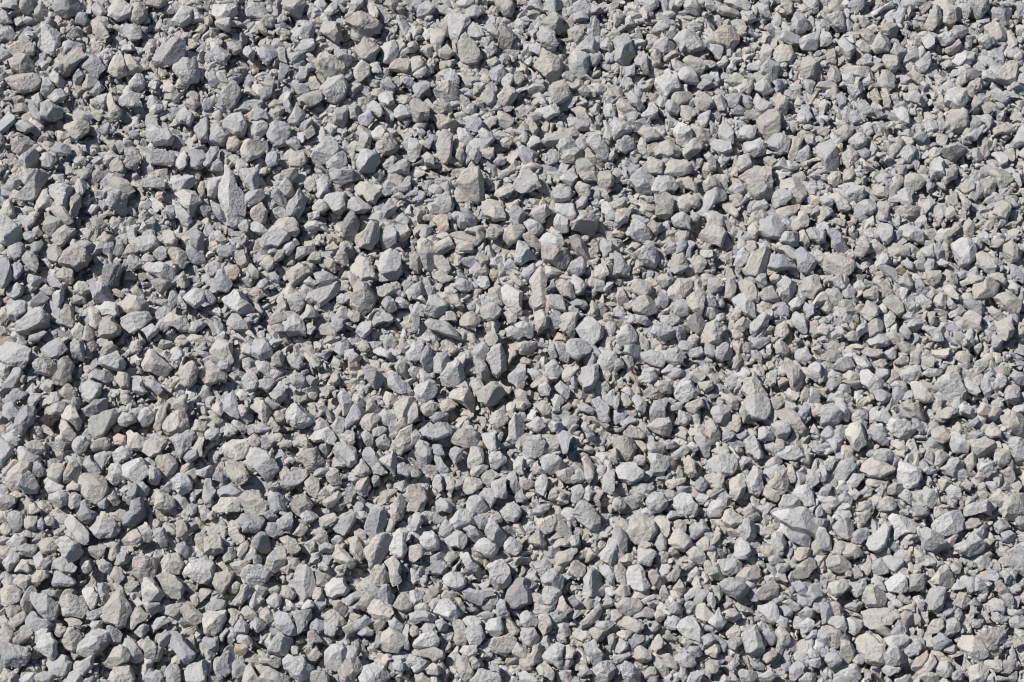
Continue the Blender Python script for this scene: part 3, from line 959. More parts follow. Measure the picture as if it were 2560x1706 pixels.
w 512,74 15,-2 20,8 12,15 0,17
l 754,600 7,-12 14,-10 14,11 3,18
w 1085,406 11,-9 19,-2 17,9 3,14
l 1180,615 7,-10 20,-4 22,7 17,11 3,5
l 267,67 18,-8 22,1 15,13 3,9
w 292,314 5,-2 12,0 20,17 8,23 3,13
l 681,4 7,-5 22,-5 21,6 8,14 1,7
l 818,397 9,-4 24,-4 32,4 21,11 9,7
l 811,558 7,-6 24,-3 22,5 16,11 1,7
w 1047,388 7,-14 22,1 21,9 7,8
w 1191,755 9,-15 17,-12 22,-5 17,6 7,4
w 0,267 5,-14 14,-15 18,1 18,9 8,5
w 111,392 3,-10 14,3 14,12 9,19 1,15
w 112,684 21,-5 17,10 11,15 1,11
L 319,452 11,-3 19,5 21,17 16,21 5,12
l 710,339 5,-10 17,-15 23,-7 20,1 12,5
w 696,762 4,-16 8,-18 19,1 11,9
l 1035,19 18,-1 26,12 23,18 9,12
l 52,603 9,-4 27,5 23,11 8,13
w 25,3 9,-4 20,-3 19,8 11,14 2,10 -1,5 /6,1
l 219,261 7,-3 17,6 21,17 15,23 6,14
l 921,202 4,-7 16,-11 19,5 4,12
l 118,566 9,-3 10,8 22,-8 24,-1 10,22 3,11
l 639,261 9,-5 19,4 17,14 11,19 2,11
l 999,849 10,-8 21,-4 24,8 3,8
w 1076,437 7,-3 24,0 29,5 23,12 12,10 2,5
b 63,187 11,-9 28,-6 24,4 11,8
w 0,619 18,4 19,10 5,20 0,20
l 692,427 13,0 19,23 15,29 8,18
w 670,505 11,-9 19,6 18,16 11,17
b 338,246 7,-12 13,-5 21,10 19,15 8,8
b 613,89 12,-7 20,4 19,9 9,14 1,9
l 990,26 3,-8 12,-6 20,8 8,13 1,8
p 906,359 5,-11 13,-9 13,3 8,18 1,12
l 1024,37 7,1 16,12 7,24 0,25
l 748,309 8,-10 16,-7 20,1 13,8 6,15
b 651,344 4,-13 16,-14 20,-5 8,8
b 512,355 16,-2 18,11 8,18 0,11
l 512,768 22,-3 25,8 8,12 0,9
l 1257,495 7,-9 12,-15 23,-3 18,0 8,8 0,4
l 219,199 11,-11 17,-3 15,9 6,13 1,8
l 154,635 7,-27 15,-31 15,-15 4,3
l 347,654 10,-12 18,-14 19,-2 14,9 4,6
w 771,128 8,-3 26,12 15,19 7,14
l 184,593 4,-7 12,-7 17,4 13,12 8,16 1,8
w 637,484 11,2 22,8 24,22 13,21 7,11
w 880,228 6,-7 17,-4 23,9 4,10
l 1236,117 10,-7 26,3 25,8 18,12 6,7
l 162,102 7,-9 16,-8 17,7 10,12 1,8
b 256,758 11,-10 23,-7 25,0 12,7 1,7
b 582,150 6,-3 19,-2 23,8 14,15 2,9
l 859,852 7,-11 15,-16 19,-8 17,5 0,5
W 32,556 7,-4 18,-4 25,6 18,12 5,10
w 723,215 26,-1 25,12 12,12 3,7
w 945,844 19,-8 24,0 19,8 3,9
l 1114,65 5,-13 18,0 18,11 11,13
w 72,344 10,-9 18,-7 21,7 15,11 7,8
w 359,199 20,-8 25,1 17,11 5,8
t 281,332 5,-5 12,-5 19,7 12,17 5,15
l 658,529 12,-7 20,-4 24,4 15,12 5,7
w 885,358 1,-11 19,-7 17,5 6,8 1,5
w 923,840 6,-3 22,0 24,5 18,13 7,13
b 359,103 20,2 30,9 20,18 13,15
b 1024,754 12,1 18,12 10,22 4,22
w 408,593 7,-7 15,-5 19,11 6,12 1,6
l 153,38 16,-7 23,3 17,13 6,8
w 349,226 5,-12 23,-14 23,-3 16,4 6,-3
w 615,239 20,-6 29,-2 22,7 6,9
w 703,472 4,-12 19,-16 21,-11 11,0 6,9
w 967,418 4,-10 15,-15 20,-3 13,6 5,5
l 192,663 12,-2 18,11 16,19 10,21 3,9
w 139,714 5,-6 12,-5 18,9 9,15 -1,7
b 271,314 5,-7 23,-8 22,3 12,8 3,6
l 430,450 2,-12 11,-15 22,-3 14,4
w 368,558 5,-13 13,-14 23,0 15,5
w 916,407 14,-11 22,-7 22,3 13,7 2,5
w 398,649 12,-7 21,-5 25,1 13,8 5,11
b 620,768 5,-18 12,-17 15,-3 20,5 9,4 1,3
w 55,511 10,-5 27,-8 27,-2 19,9 4,5
w 980,575 7,0 15,21 13,36 9,33
l 1063,173 5,-6 14,-7 21,1 15,11 3,9
l 1141,631 8,-4 21,6 19,14 1,14
l 418,64 16,-1 22,10 16,18 5,14
w 512,495 7,6 11,25 0,35
b 864,754 10,-15 20,-19 22,-11 12,3 5,5
l 26,849 9,-8 19,-7 19,8 1,8
w 221,653 10,-1 13,7 10,23 0,19
w 696,590 12,-4 23,4 20,11 12,14 4,9
w 39,720 7,-6 20,-6 22,1 10,9 7,14 2,8
l 1261,777 8,-7 20,-5 20,7 5,11
L 61,94 10,-5 21,7 20,16 11,14 2,7
l 4,705 11,-14 17,-13 18,-4 8,9 1,9
l 699,220 12,-4 24,2 17,15 5,8
w 606,422 4,-10 12,-10 16,0 14,9 0,9
l 727,535 4,-9 19,15 21,19 16,23 8,16
l 768,797 7,0 17,7 16,14 7,20 0,18
w 817,825 5,-4 19,12 16,23 8,19 1,5
l 10,234 6,-18 15,-19 19,-8 9,4
l 307,245 6,-6 20,-8 22,1 8,11 1,7
l 519,18 11,-14 20,-13 24,-7 13,2 4,5
w 641,815 6,-13 19,0 13,10 2,8
l 1145,78 15,-13 19,0 11,13 3,8
W 1104,616 9,-9 23,-12 26,-4 15,3 4,4
w 163,15 10,-7 20,-3 17,5 10,12 -2,8 /6,0
w 11,777 9,-7 23,-11 23,-3 8,7 4,12 0,7
w 360,377 6,-8 16,-6 20,3 14,11 4,9
l 644,407 8,-5 22,0 23,12 15,15
l 543,630 7,-8 19,1 19,11 4,11
w 1095,354 13,-2 22,15 19,18 8,16
W 1100,627 7,-5 19,-6 21,0 11,12 2,10
l 223,138 8,-5 18,6 13,17 2,15
w 125,442 6,-12 15,-15 22,-8 17,0 8,5
l 148,524 6,-8 15,-7 21,4 10,9 2,8
l 169,603 8,-4 18,8 15,15 1,17
w 493,460 7,-10 14,-6 20,12 19,17 8,8
w 600,121 10,-11 21,-1 20,6 10,9 1,4
l 699,178 15,-6 21,-2 17,9 6,13 0,9
l 972,313 8,-6 25,-4 25,7 19,12 11,5
l 52,740 13,-2 30,-5 31,0 22,8 8,7
l 577,14 17,-7 29,1 18,10 9,6
l 1091,706 9,-7 15,-2 19,10 7,13 1,10
l 60,123 14,-13 24,-6 20,1 9,6
w 289,708 4,-7 16,-7 21,-3 17,6 6,10
w 512,317 7,-1 18,14 12,19 0,17
l 950,75 3,-18 10,-19 16,-14 14,-3 5,4
l 177,753 22,-2 19,12 15,17 7,12
l 108,766 23,-12 23,0 6,10
w 645,559 14,-22 22,-15 21,-8 10,0 3,3
l 1196,7 15,-2 21,5 13,16 4,13
b 541,571 9,0 19,14 19,22 12,23 4,14
w 838,332 6,-11 17,-12 21,-1 14,4 1,4
w 962,509 2,-13 14,-15 20,-6 8,5
b 951,789 10,-4 21,3 20,13 14,17 6,8
l 1201,481 7,-5 22,2 25,9 19,13 5,9
b 1024,787 8,-3 12,9 14,19 7,21 0,15
l 0,-1 22,0 23,9 16,12 0,10
W 20,710 6,-13 15,-8 19,2 15,6 -5,5
l 256,196 14,-15 18,-9 8,8 0,14
l 418,438 5,-8 16,-11 23,-6 20,1 7,7
l 833,761 11,-8 19,-7 22,1 17,10 4,5
w 60,314 1,-7 11,-10 15,-8 11,13 0,10
l 589,481 5,-9 10,-8 20,6 13,10 5,12
L 999,780 10,-7 18,-4 18,4 7,11 2,17
w 1096,258 4,-6 12,-7 17,2 14,14 7,14
w 718,235 9,-7 20,-2 19,8 13,12 2,6
w 538,346 16,-7 28,0 28,4 15,8
w 633,442 4,-11 11,-11 15,1 2,16
l 633,597 10,-8 17,11 12,19 6,15
w 512,535 10,0 14,10 5,21 0,25
w 768,678 8,6 13,16 8,24 0,29
l 1072,131 8,-8 20,11 15,15 5,12
l 21,273 6,-4 18,-5 24,2 17,12 6,7
b 56,350 5,-6 16,-2 25,8 22,13 9,9
w 240,563 9,-16 16,-15 15,8 8,6
l 374,397 10,-17 24,-5 18,0 3,4
w 1076,38 12,-1 21,10 13,20 2,10
l 492,143 5,-11 20,-10 20,0 6,6
l 715,348 4,-5 15,-1 16,13 9,17 3,11
l 693,481 8,-5 19,5 20,13 16,18 7,11
w 1034,223 5,-8 16,-7 19,5 9,11 2,7
w 1230,825 20,0 25,8 17,16 6,9
w 239,536 5,-11 18,-8 17,3 6,9
l 368,59 19,-9 25,-10 26,0 11,6 1,2
p 1125,769 12,-6 20,7 16,12 4,13
l 291,841 4,-15 13,-16 17,-7 10,5 2,5
l 922,165 9,-8 23,-4 19,8 9,8
w 1213,131 6,-11 15,-6 15,5 7,11 0,8
W 1168,574 6,-11 18,-9 17,0 7,10 0,7
l 1132,812 6,-6 17,-10 21,-1 15,7 5,9
l 82,627 9,-12 19,-7 19,2 7,9
p 160,667 5,-7 10,-7 18,5 9,13 2,12
w 543,321 11,1 17,6 21,16 15,21 7,18
l 512,391 11,2 12,16 0,27
w 601,596 14,-7 23,0 12,12 4,8
w 969,435 2,-8 14,-8 17,4 13,10 2,7
w 1044,165 10,-8 24,-6 21,1 11,11
b 34,127 7,1 22,23 18,27 4,16
l 50,199 7,-8 19,0 14,12 3,9
l 131,227 7,-13 26,-14 26,-8 5,1
b 265,260 6,-4 14,4 20,19 13,19 3,9
l 464,403 17,-12 26,-7 26,0 4,4
w 286,761 7,-3 14,-2 11,12 5,22 0,16
l 878,367 13,2 21,13 8,17 0,14
w 889,732 14,-1 15,11 10,24 6,21
w 1034,95 5,-12 12,-15 16,-2 15,6 2,6
l 1032,825 7,-10 19,-2 12,12 6,11
l 1100,836 8,-4 22,0 29,5 11,10 4,8
l 96,303 12,-3 22,3 18,13 12,15 5,9 /13,6
l 938,253 17,-5 22,3 14,14 4,10
b 115,468 16,-4 28,1 28,7 18,11 3,4
b 449,154 0,-8 15,-19 19,-6 11,2
l 667,706 12,-7 22,0 21,7 10,12
l 572,808 24,-1 24,7 15,13 3,7
l 815,675 12,-8 18,3 17,12 10,15 3,7
l 3,545 8,-5 19,2 26,9 19,13 8,10
t 283,180 4,-8 12,-9 18,-2 12,9 2,8
l 504,789 5,-9 9,-9 9,25 3,22
l 564,562 5,-3 15,0 13,12 4,20 1,12
P 528,750 11,-15 19,-18 21,-10 11,1 3,6
w 737,789 6,-4 27,2 15,13 4,7
w 780,541 8,-9 25,3 25,7 8,8
w 114,559 6,-8 18,-11 24,-4 19,3 3,4
l 753,151 5,-1 14,18 8,26 0,23
b 778,441 6,-9 19,-8 23,4 17,7 8,4
l 33,381 12,-10 21,-14 29,-10 20,-1 8,3
b 161,639 4,-12 15,-16 17,-2 13,5
l 23,687 10,-7 19,-7 23,-1 18,8 7,7
b 315,143 6,-9 23,1 20,7 4,8
l 1005,286 14,-2 19,1 19,18 8,13
l 1153,159 9,-8 18,-6 21,3 10,11
l 1059,603 6,-10 21,-10 15,2 9,8 2,5
b 256,796 15,0 16,16 8,18 0,10
l 565,358 11,-10 27,-2 21,6 8,4
l 948,536 11,-1 23,11 12,15 2,14
l 831,778 5,-10 19,-5 13,9 2,9
l 1059,106 17,-3 19,8 9,19 4,10
l 1095,518 5,-4 16,-1 22,8 11,12 1,8
b 1088,540 7,-4 23,11 22,16 15,16 5,10
l 1024,581 7,3 10,15 7,27 0,28
w 1250,589 11,-5 19,4 15,14 8,16
l 598,165 5,-4 20,9 11,17 4,15
l 714,611 9,-6 16,3 5,19 0,12
l 888,63 5,-15 12,-10 15,2 11,12
b 768,511 8,-1 17,7 11,15 3,18 0,17
l 159,329 11,-12 23,0 8,7 3,6
w 323,331 12,-13 19,-4 17,5 12,10
l 359,446 9,-5 17,0 20,11 14,15 6,11
l 851,87 11,-2 22,15 1,13
b 908,123 8,-7 19,-7 15,8 4,11
L 1066,445 6,-3 17,2 24,11 19,15 6,12
l 451,543 7,-6 15,2 15,16 8,18 4,9
b 577,261 6,0 19,11 19,21 11,23 3,10
l 512,740 8,-1 16,6 14,11 0,21
l 94,230 4,-6 14,-6 14,3 8,16 0,11
l 474,125 5,-12 16,-11 18,0 12,7
w 404,626 18,-12 22,-10 21,-3 7,9 1,5
w 490,635 10,-17 18,-9 15,2 3,6
l 576,773 12,-6 25,4 20,9 5,8
w 1242,727 8,-3 19,11 16,21 8,16
b 443,789 2,-13 13,-20 21,-12 9,-2
l 642,580 5,-10 13,-7 13,13 6,13 1,8
t 992,691 5,-6 21,-5 21,2 7,10 1,4
l 993,768 15,-9 27,-2 24,6 6,4
w 1232,540 10,-12 19,0 19,7 7,8
l 0,453 7,0 12,7 11,16 0,24
b 387,784 8,-10 17,-7 19,3 12,9 2,4
b 649,184 7,-1 17,28 13,30 6,19 1,8
w 592,340 15,-11 21,0 14,8 2,6
w 1107,419 4,-3 20,-1 23,6 12,11 1,7
l 1159,411 5,-3 23,-3 24,8 9,9
w 603,758 10,-11 18,-14 19,-7 14,3 7,7 2,4
W 818,480 6,-4 18,-3 22,7 18,12 10,11
w 880,810 19,-5 20,4 15,13 2,8
w 1156,340 19,-1 20,8 11,17 4,10
w 143,476 7,-10 18,-7 16,7 8,10
w 336,317 21,-11 22,-3 18,5 10,10
L 1004,-1 19,0 19,15 10,19 5,9 /15,6
l 918,588 5,-10 16,-18 23,-13 9,0 1,6
l 1034,351 16,-9 23,4 20,12 12,7
b 260,95 7,-9 18,6 14,13 3,11
w 414,753 11,-2 20,6 15,17 3,9
l 177,414 12,-12 20,-3 16,4 8,10
w 7,761 13,-8 22,2 16,7 4,11
l 995,442 4,-5 14,-3 18,7 12,15 3,10
p 1099,33 11,-5 26,6 18,13 4,5
l 1024,248 7,-3 18,2 20,10 10,14 0,5
l 494,234 14,-12 19,-12 19,4 10,6
w 392,716 8,-3 17,11 12,17 3,16
l 682,193 6,-5 17,-2 17,7 7,13 0,9
l 549,660 7,-10 17,1 19,5 8,11 1,7
w 814,804 10,-12 15,-4 14,7 6,11 0,7
w 1068,27 5,-8 16,-4 20,4 15,10 4,6
l 1227,248 15,-7 30,-1 20,5 9,7
l 513,834 13,-9 25,-7 22,-1 6,8
l 1065,738 13,-15 18,-6 16,2 7,8
l 1119,849 14,-5 25,3 22,8 3,8
w 0,784 5,-4 14,7 13,19 5,20 1,11
l 463,166 11,-7 20,-3 14,11 4,8
l 375,644 17,-7 27,-2 25,1 8,9
l 702,530 6,-8 18,-12 20,-5 10,6 2,6
w 862,475 1,-9 9,-15 18,-9 18,-2 7,4
w 1201,230 7,-6 18,0 14,11 7,13 0,8
w 1125,347 11,-8 16,3 13,15 0,7
w 1177,339 8,-5 17,5 19,16 12,17
b 475,377 10,-6 18,-1 21,9 12,14
w 303,762 6,-5 21,10 13,16 5,11
l 782,118 11,2 25,11 17,20 6,11
l 839,571 3,-5 16,-15 23,-9 20,-4 5,4
l 10,362 8,-9 16,-6 17,3 8,10 1,7
w 351,742 4,-9 13,-7 18,0 14,8 3,9
l 324,476 18,-4 18,5 10,14 0,8
l 293,799 7,-8 16,-4 22,7 17,9 2,5
b 709,16 26,0 26,7 10,13
w 548,64 10,-10 20,4 12,10 1,7
l 632,412 7,-4 22,7 16,14 3,10
l 899,852 7,-8 23,-1 23,5 1,5
b 80,61 9,-11 25,-11 23,-5 14,-1 2,6
w 103,109 5,-16 20,-8 13,0 3,4
w 89,415 9,-12 17,-5 13,7 5,8
l 167,791 10,-11 18,-9 19,-2 10,6 0,6
w 245,669 12,-2 12,20 0,15
l 196,796 11,-8 18,0 14,7 6,16
w 267,22 21,2 20,13 15,16 4,9
w 415,638 13,-14 26,-18 23,-9 10,3
l 541,603 5,-10 13,-6 13,8 8,13 1,8
p 1040,684 11,-6 23,-4 11,10 2,7
b 330,197 8,-11 17,-2 15,7 6,11
w 571,309 8,-6 19,-4 19,6 -3,7
b 536,560 7,-6 17,-1 20,10 13,13 3,6
l 1238,191 7,-4 22,6 20,13 13,16
l 1180,216 1,-4 16,-4 17,7 3,14
b 822,371 3,-7 16,3 9,15 0,11
l 957,580 15,-10 23,-2 4,10
w 769,739 7,-7 18,-7 19,4 10,9 2,5
p 828,819 9,-1 20,15 16,19 5,14
w 1222,511 5,-8 13,-4 16,6 10,13 1,7
l 353,116 11,0 13,20 8,24 2,15
l 355,314 4,-9 19,-15 21,-9 7,6
l 899,163 7,-7 17,4 17,14 0,7
w 1089,240 14,-6 18,-6 24,5 21,9 7,6
l 1044,507 5,-5 17,7 18,21 10,17
l 445,415 8,-12 18,-14 17,0 6,6
l 431,815 5,-8 13,-8 17,0 9,10 2,8
l 742,781 7,-5 22,-6 27,0 16,7
w 914,536 2,-22 11,-15 12,-1 7,4
w 1138,443 11,-9 13,4 10,13 -1,13
w 1152,846 14,-5 25,2 22,7 1,7
w 110,271 13,1 23,9 17,18 7,12
l 604,33 11,-3 20,8 17,17 10,15
w 709,39 13,-5 20,-1 11,14 2,9
w 1179,462 7,-6 21,-5 21,6 4,6
w 1205,654 7,-6 18,-6 22,2 14,6 0,8
w 3,590 5,-10 15,-15 22,-12 13,-2 5,6
w 398,411 5,-5 15,-3 24,7 17,10 4,7
l 334,750 6,-6 17,-6 17,5 11,11 1,5
w 1080,365 12,-9 18,-3 18,6 12,9 1,5
l 878,384 22,2 22,8 11,14 3,9
l 1,37 11,-6 18,4 13,14 3,8
b 856,306 5,-7 13,0 7,18 1,14
w 971,785 9,2 18,17 16,23 9,21 3,10
l 94,634 12,-9 19,-4 18,7 1,7
w 528,127 7,-4 29,12 23,15 9,9
w 1038,14 1,-13 12,-14 17,-2 6,4
l 25,216 6,-4 19,-4 16,6 7,15 1,6
l 187,784 20,-13 26,-8 10,3 4,8
l 846,431 6,-5 20,-3 26,1 20,7 4,6
l 1092,495 12,-9 23,-1 14,8 4,4
l 1180,811 7,-6 21,-5 21,1 11,8 2,4
w 153,321 10,-18 19,-15 19,-7 10,0
l 436,133 7,-5 16,6 12,15 2,14
w 381,228 3,-12 11,-8 14,5 7,11 0,5
l 313,279 7,-3 15,3 22,9 17,14 4,11
l 470,551 9,-6 18,3 15,11 8,12 1,5
l 894,123 7,-5 16,8 12,15 3,16
l 858,442 11,-7 19,-10 22,0 16,5 5,5
b 327,640 5,-2 16,0 22,8 16,14 8,12
W 325,768 6,-9 14,-3 17,6 9,12 2,6
b 1002,131 10,1 15,16 8,23 0,9
l 945,350 4,-8 16,-7 15,6 7,10
w 928,503 6,6 12,18 1,25 -3,13
b 1028,545 4,-10 10,-12 18,-6 14,3 4,6
l 110,118 13,-16 22,-9 13,3
b 360,67 16,-3 21,4 16,11 5,11
l 406,777 7,-1 16,10 11,18 1,15
w 527,511 10,-8 19,-2 16,6 4,10
w 931,284 10,-4 18,6 13,17 3,10
l 768,264 12,3 16,11 5,18 0,15
l 191,317 11,-9 19,-5 17,4 6,8
b 11,488 12,-2 22,4 16,11 7,14
w 519,844 8,-4 19,5 18,13 1,8
w 866,329 7,-9 17,0 12,10 4,11
W 380,442 7,-3 15,1 18,15 12,18 4,8
w 547,123 13,2 21,13 17,20 6,13
l 717,150 9,-3 20,7 18,12 5,12
w 898,11 6,-4 26,1 25,9 13,7 1,3
l 831,131 5,-6 19,4 15,12 5,11
l 986,380 13,-10 22,-6 13,5 5,8
l 976,48 7,-9 22,3 19,8 10,9
b 999,509 13,0 10,11 5,18 -5,12
w 891,596 8,-4 14,1 13,9 5,17 0,12
l 1122,622 10,-11 20,-3 15,8 7,4
w 383,823 6,-8 11,-19 20,-4 12,3
w 428,785 17,-8 15,6 5,15
w 768,624 8,-4 15,7 11,13 0,15
k 52,522 8,-4 17,-4 22,2 13,11 2,6
w 421,317 7,-3 13,0 15,12 9,16 1,10
w 1110,235 9,-8 15,-19 19,-16 17,-5 8,6
w 1078,601 6,-4 30,-1 26,4 7,6
b 128,307 5,-6 13,-4 12,6 4,15 0,13
l 293,784 9,-11 17,-3 15,7 2,6
b 554,94 14,-5 20,7 17,13 4,7
l 854,747 9,-11 20,-16 23,-12 12,0 3,6
l 909,803 6,-6 17,-6 18,1 10,9 2,7
w 1181,61 17,-12 20,-2 6,9
b 1141,173 8,-11 19,-4 16,4 10,7
w 1175,517 8,-8 18,-6 21,0 10,7 2,5
b 1251,669 10,-6 18,-1 17,7 11,11 3,7
b 227,573 10,-9 21,-10 21,-3 7,7
w 302,699 13,-17 19,-12 17,-2 8,3
l 581,38 10,-8 22,3 15,7 3,8
b 1001,384 5,-6 18,1 16,9 8,14
w 78,773 9,-1 25,4 20,12 9,11
w 530,418 5,-6 21,-2 19,7 7,7
w 83,45 12,-11 24,-6 18,1 4,5
l 89,95 9,-9 16,-1 9,12 1,7
w 31,654 4,-8 13,-9 15,-1 14,9 3,7
l 754,135 10,-6 15,1 14,12 4,12
w 568,185 9,-5 13,11 11,18 1,11
l 587,589 9,-7 24,-7 23,-1 9,5 1,5
l 753,498 15,-11 16,12 7,7
w 901,256 9,-3 21,5 22,12 18,16 7,8
w 1024,260 18,3 8,13 0,19
l 1099,335 20,1 24,11 19,16 12,11 1,2
b 1227,484 4,-11 15,4 11,15 5,11
w 1243,569 10,-6 20,2 18,8 6,11
w 1207,578 8,-12 14,-7 12,4 6,11 1,7
w 102,418 8,-11 15,-3 12,9 1,8
w 278,697 7,-13 13,-11 17,-3 11,4 3,6
l 702,128 20,-7 22,-3 12,8 3,8
w 976,1 14,0 15,14 9,17 -1,9
w 1172,170 7,-7 15,-4 10,10 5,14 0,10
w 1103,113 8,-2 12,20 5,22 1,16
w 391,532 9,-10 19,-4 19,3 3,7
p 385,791 6,-4 18,11 7,12 2,19
b 994,727 5,-1 16,12 15,19 5,16 0,8
l 1172,45 10,-5 21,1 19,8 10,12
w 1024,123 8,0 11,8 7,19 0,23
l 1234,382 11,4 24,13 20,17 8,17 2,9
w 1070,639 4,-10 13,-13 21,-5 17,2
w 358,697 14,1 18,8 11,16 3,13
l 1010,735 11,-2 15,13 6,16 0,9
l 1221,144 15,-1 22,7 15,16 6,7
b 182,477 9,-2 18,4 20,15 9,11 0,6
b 97,641 9,-4 28,-3 20,3 5,9
l 121,705 8,-6 18,0 19,5 12,11 3,7
p 609,290 6,-8 16,-7 19,1 12,7 2,5
w 908,769 4,-7 19,-1 17,7 4,8
l 1168,302 9,5 11,20 6,27 0,19
l 1257,355 4,-5 20,3 15,14 5,7
l 1029,627 10,-7 21,3 11,10 3,7
l 20,155 10,-5 22,4 14,10 2,7
T 142,547 6,-4 15,-2 17,7 8,12 2,9
b 349,76 12,6 12,11 4,25 0,21 1,11
w 999,501 3,-11 17,-16 18,-9 10,1
l 1198,243 7,-2 15,9 13,17 7,22
w 1106,477 11,-13 17,-8 16,4 8,7
l 1034,480 5,-8 17,-7 18,0 6,8 1,4
w 327,25 7,-7 14,-6 17,1 11,10 3,8
t 406,327 5,-5 13,0 17,10 12,15 3,8
w 260,844 15,0 18,9 -1,13
L 685,532 4,-7 16,-4 19,5 5,8
b 538,522 8,-6 22,-4 20,6 4,6
b 880,431 6,-4 13,0 15,12 11,16 2,10
l 1089,329 11,-8 19,-11 25,-2 17,3 6,3
b 95,22 4,-6 14,-4 16,4 11,11 0,7
l 544,777 9,-3 18,5 16,11 3,12
b 869,604 7,-7 15,-3 16,4 8,12 1,7
l 1220,295 14,-8 22,12 16,11
w 705,808 10,0 15,7 10,15 0,15
l 877,797 9,-5 22,3 11,9 3,11
w 950,823 13,-9 20,-11 20,0 9,6
w 1227,176 5,-8 11,1 9,16 1,15
w 1236,521 5,-14 14,-11 14,0 5,6
l 1249,717 6,-5 17,3 13,15 6,11
l 37,420 16,-7 22,-4 11,7 -2,7
l 775,532 11,-11 22,-8 21,-4 5,5
l 39,121 10,-5 15,7 9,16 2,8
w 479,5 6,-6 18,-6 18,3 13,9
w 459,511 7,-13 18,0 12,5 1,5 /8,-8
l 336,491 21,-1 19,11 10,11 3,5
w 560,371 11,-2 20,11 15,15 4,10
w 630,392 7,-4 17,4 13,15 5,12
w 594,324 5,-10 15,-3 16,5 7,9
w 978,487 8,-3 21,5 19,14 8,9
w 93,358 5,-6 16,-3 19,3 8,9 1,7
w 123,298 6,-10 20,-3 16,5 4,4
l 848,514 7,0 17,7 9,19 2,14
w 928,642 22,-1 22,7 14,10 2,4
w 605,151 9,-7 15,-4 15,4 5,12 1,7
l 525,785 9,-6 20,-4 20,6 2,6
l 871,144 17,-6 15,6 7,15
l 1154,256 6,-8 14,-8 14,0 1,14
w 1193,447 11,-8 21,-2 18,6 9,6
l 1216,738 4,-17 12,-11 18,2 7,0
l 0,12 8,4 16,17 0,18
w 439,427 20,0 23,11 13,12
w 479,667 8,-19 15,-13 14,-3 8,2
w 910,246 13,-4 19,0 15,12 8,11
w 810,283 4,-5 18,-5 18,0 10,11
w 873,480 7,-5 18,-3 18,4 8,10 3,7
l 33,348 4,-5 21,-1 17,6 8,10
b 323,558 5,-10 19,-3 15,6 7,5
w 324,823 6,-2 22,4 26,10 22,13 3,6
w 833,721 14,-15 17,-5 11,6 3,5
w 1113,550 10,0 23,10 20,16 10,13
w 219,350 11,-10 17,4 10,11 3,5
b 210,376 4,-13 9,-14 11,1 4,13
b 414,404 8,-7 16,-3 15,6 5,10 1,6
w 443,665 8,-5 15,-1 15,14 9,13
l 934,80 14,-5 21,3 15,8 1,7
b 787,802 10,-12 18,-6 15,1 6,7
l 475,103 12,-6 19,6 17,13 4,6
l 267,294 8,-6 18,7 11,13 3,8
b 267,599 4,-9 16,-2 22,8 12,7
l 660,56 13,-4 17,5 14,13 2,8
l 527,197 7,-6 15,-1 16,10 5,10
b 571,278 4,-13 15,2 5,10 1,6
b 594,648 9,-4 15,5 9,14 1,11
l 978,753 9,-4 23,2 20,12 11,8
b 1072,188 9,-3 17,1 15,9 6,14
w 1242,464 8,-7 22,-3 19,5 7,5
b 221,682 8,-6 15,4 9,19
l 464,435 10,0 23,5 21,14 10,10 2,6
w 852,225 9,-3 19,13 17,17 6,10
l 827,641 23,-1 24,5 10,9 2,5
l 1024,456 7,2 10,10 8,19 0,23
w 459,8 8,-5 15,10 11,17 3,10
w 1254,827 10,-1 14,10 8,15 -1,13
l 160,430 6,-4 16,-3 16,7 6,12
w 136,641 14,-4 22,-1 17,9 4,7
l 496,581 11,-2 16,7 13,15 2,11
l 684,438 4,-11 10,-8 13,8 6,10
b 768,487 6,0 8,12 5,24 0,23
w 818,769 4,-8 10,-8 13,1 10,11 2,8
l 1125,404 5,-1 15,11 12,19 4,16
l 370,95 4,-11 14,-11 14,-2 6,7 0,5
w 335,401 15,-8 22,-2 16,5 3,5
l 463,590 11,-12 22,2 14,4
T 293,804 4,2 17,4 12,15 5,17 1,8
w 760,571 7,-9 11,-8 11,11 3,11
l 967,22 5,-6 13,4 5,13 -3,8
l 844,609 6,-2 19,-1 19,5 11,9 0,9
b 1263,469 6,-7 16,2 18,12 10,11
w 1070,640 18,-2 17,8 11,14 4,9
l 1239,770 8,-4 22,4 14,10 2,7
w 380,325 5,-7 20,-9 20,2 7,3
w 340,447 9,-8 15,2 13,10 3,10
w 389,743 6,-7 14,-7 17,4 7,7 0,5
w 689,680 4,-4 20,-6 21,3 5,6
w 710,676 5,-6 12,-7 17,-1 10,7 1,8
p 699,841 9,-2 20,12 4,12
w 804,490 10,-7 18,0 14,9 5,6
w 843,653 7,-3 15,0 14,12 5,11 0,7
l 1193,34 7,-1 18,7 9,14 0,10
w 1052,469 9,-6 21,0 21,6 7,7
w 599,101 8,-12 15,-2 11,8 3,5
w 1118,174 7,-3 14,6 9,17 3,15
l 1152,312 15,-7 16,8 12,10 1,5
w 1167,377 12,-10 16,0 15,9 5,7
l 1042,640 23,0 23,5 16,12 8,6
l 479,204 11,-8 18,-5 11,7 2,8
l 569,-1 25,0 25,6 11,11
b 837,336 5,-5 25,-3 15,6 5,6
l 1210,157 9,-10 18,-3 10,6 1,5
l 1241,472 8,-3 17,1 16,8 6,12 1,5
l 387,-1 19,0 21,8 16,13 7,9
w 310,336 5,-9 13,3 13,12 6,14
l 256,541 11,-7 19,-1 8,10 3,7
w 579,288 15,-4 28,3 27,7 22,13 15,4
w 1133,93 11,-4 23,5 20,12 9,6
l 1049,623 8,-9 16,0 13,9 2,6
w 496,295 13,-12 17,-5 12,4 2,6
l 730,611 5,-6 13,3 7,15 0,11
l 824,716 3,-10 11,-11 16,-7 12,1 4,5
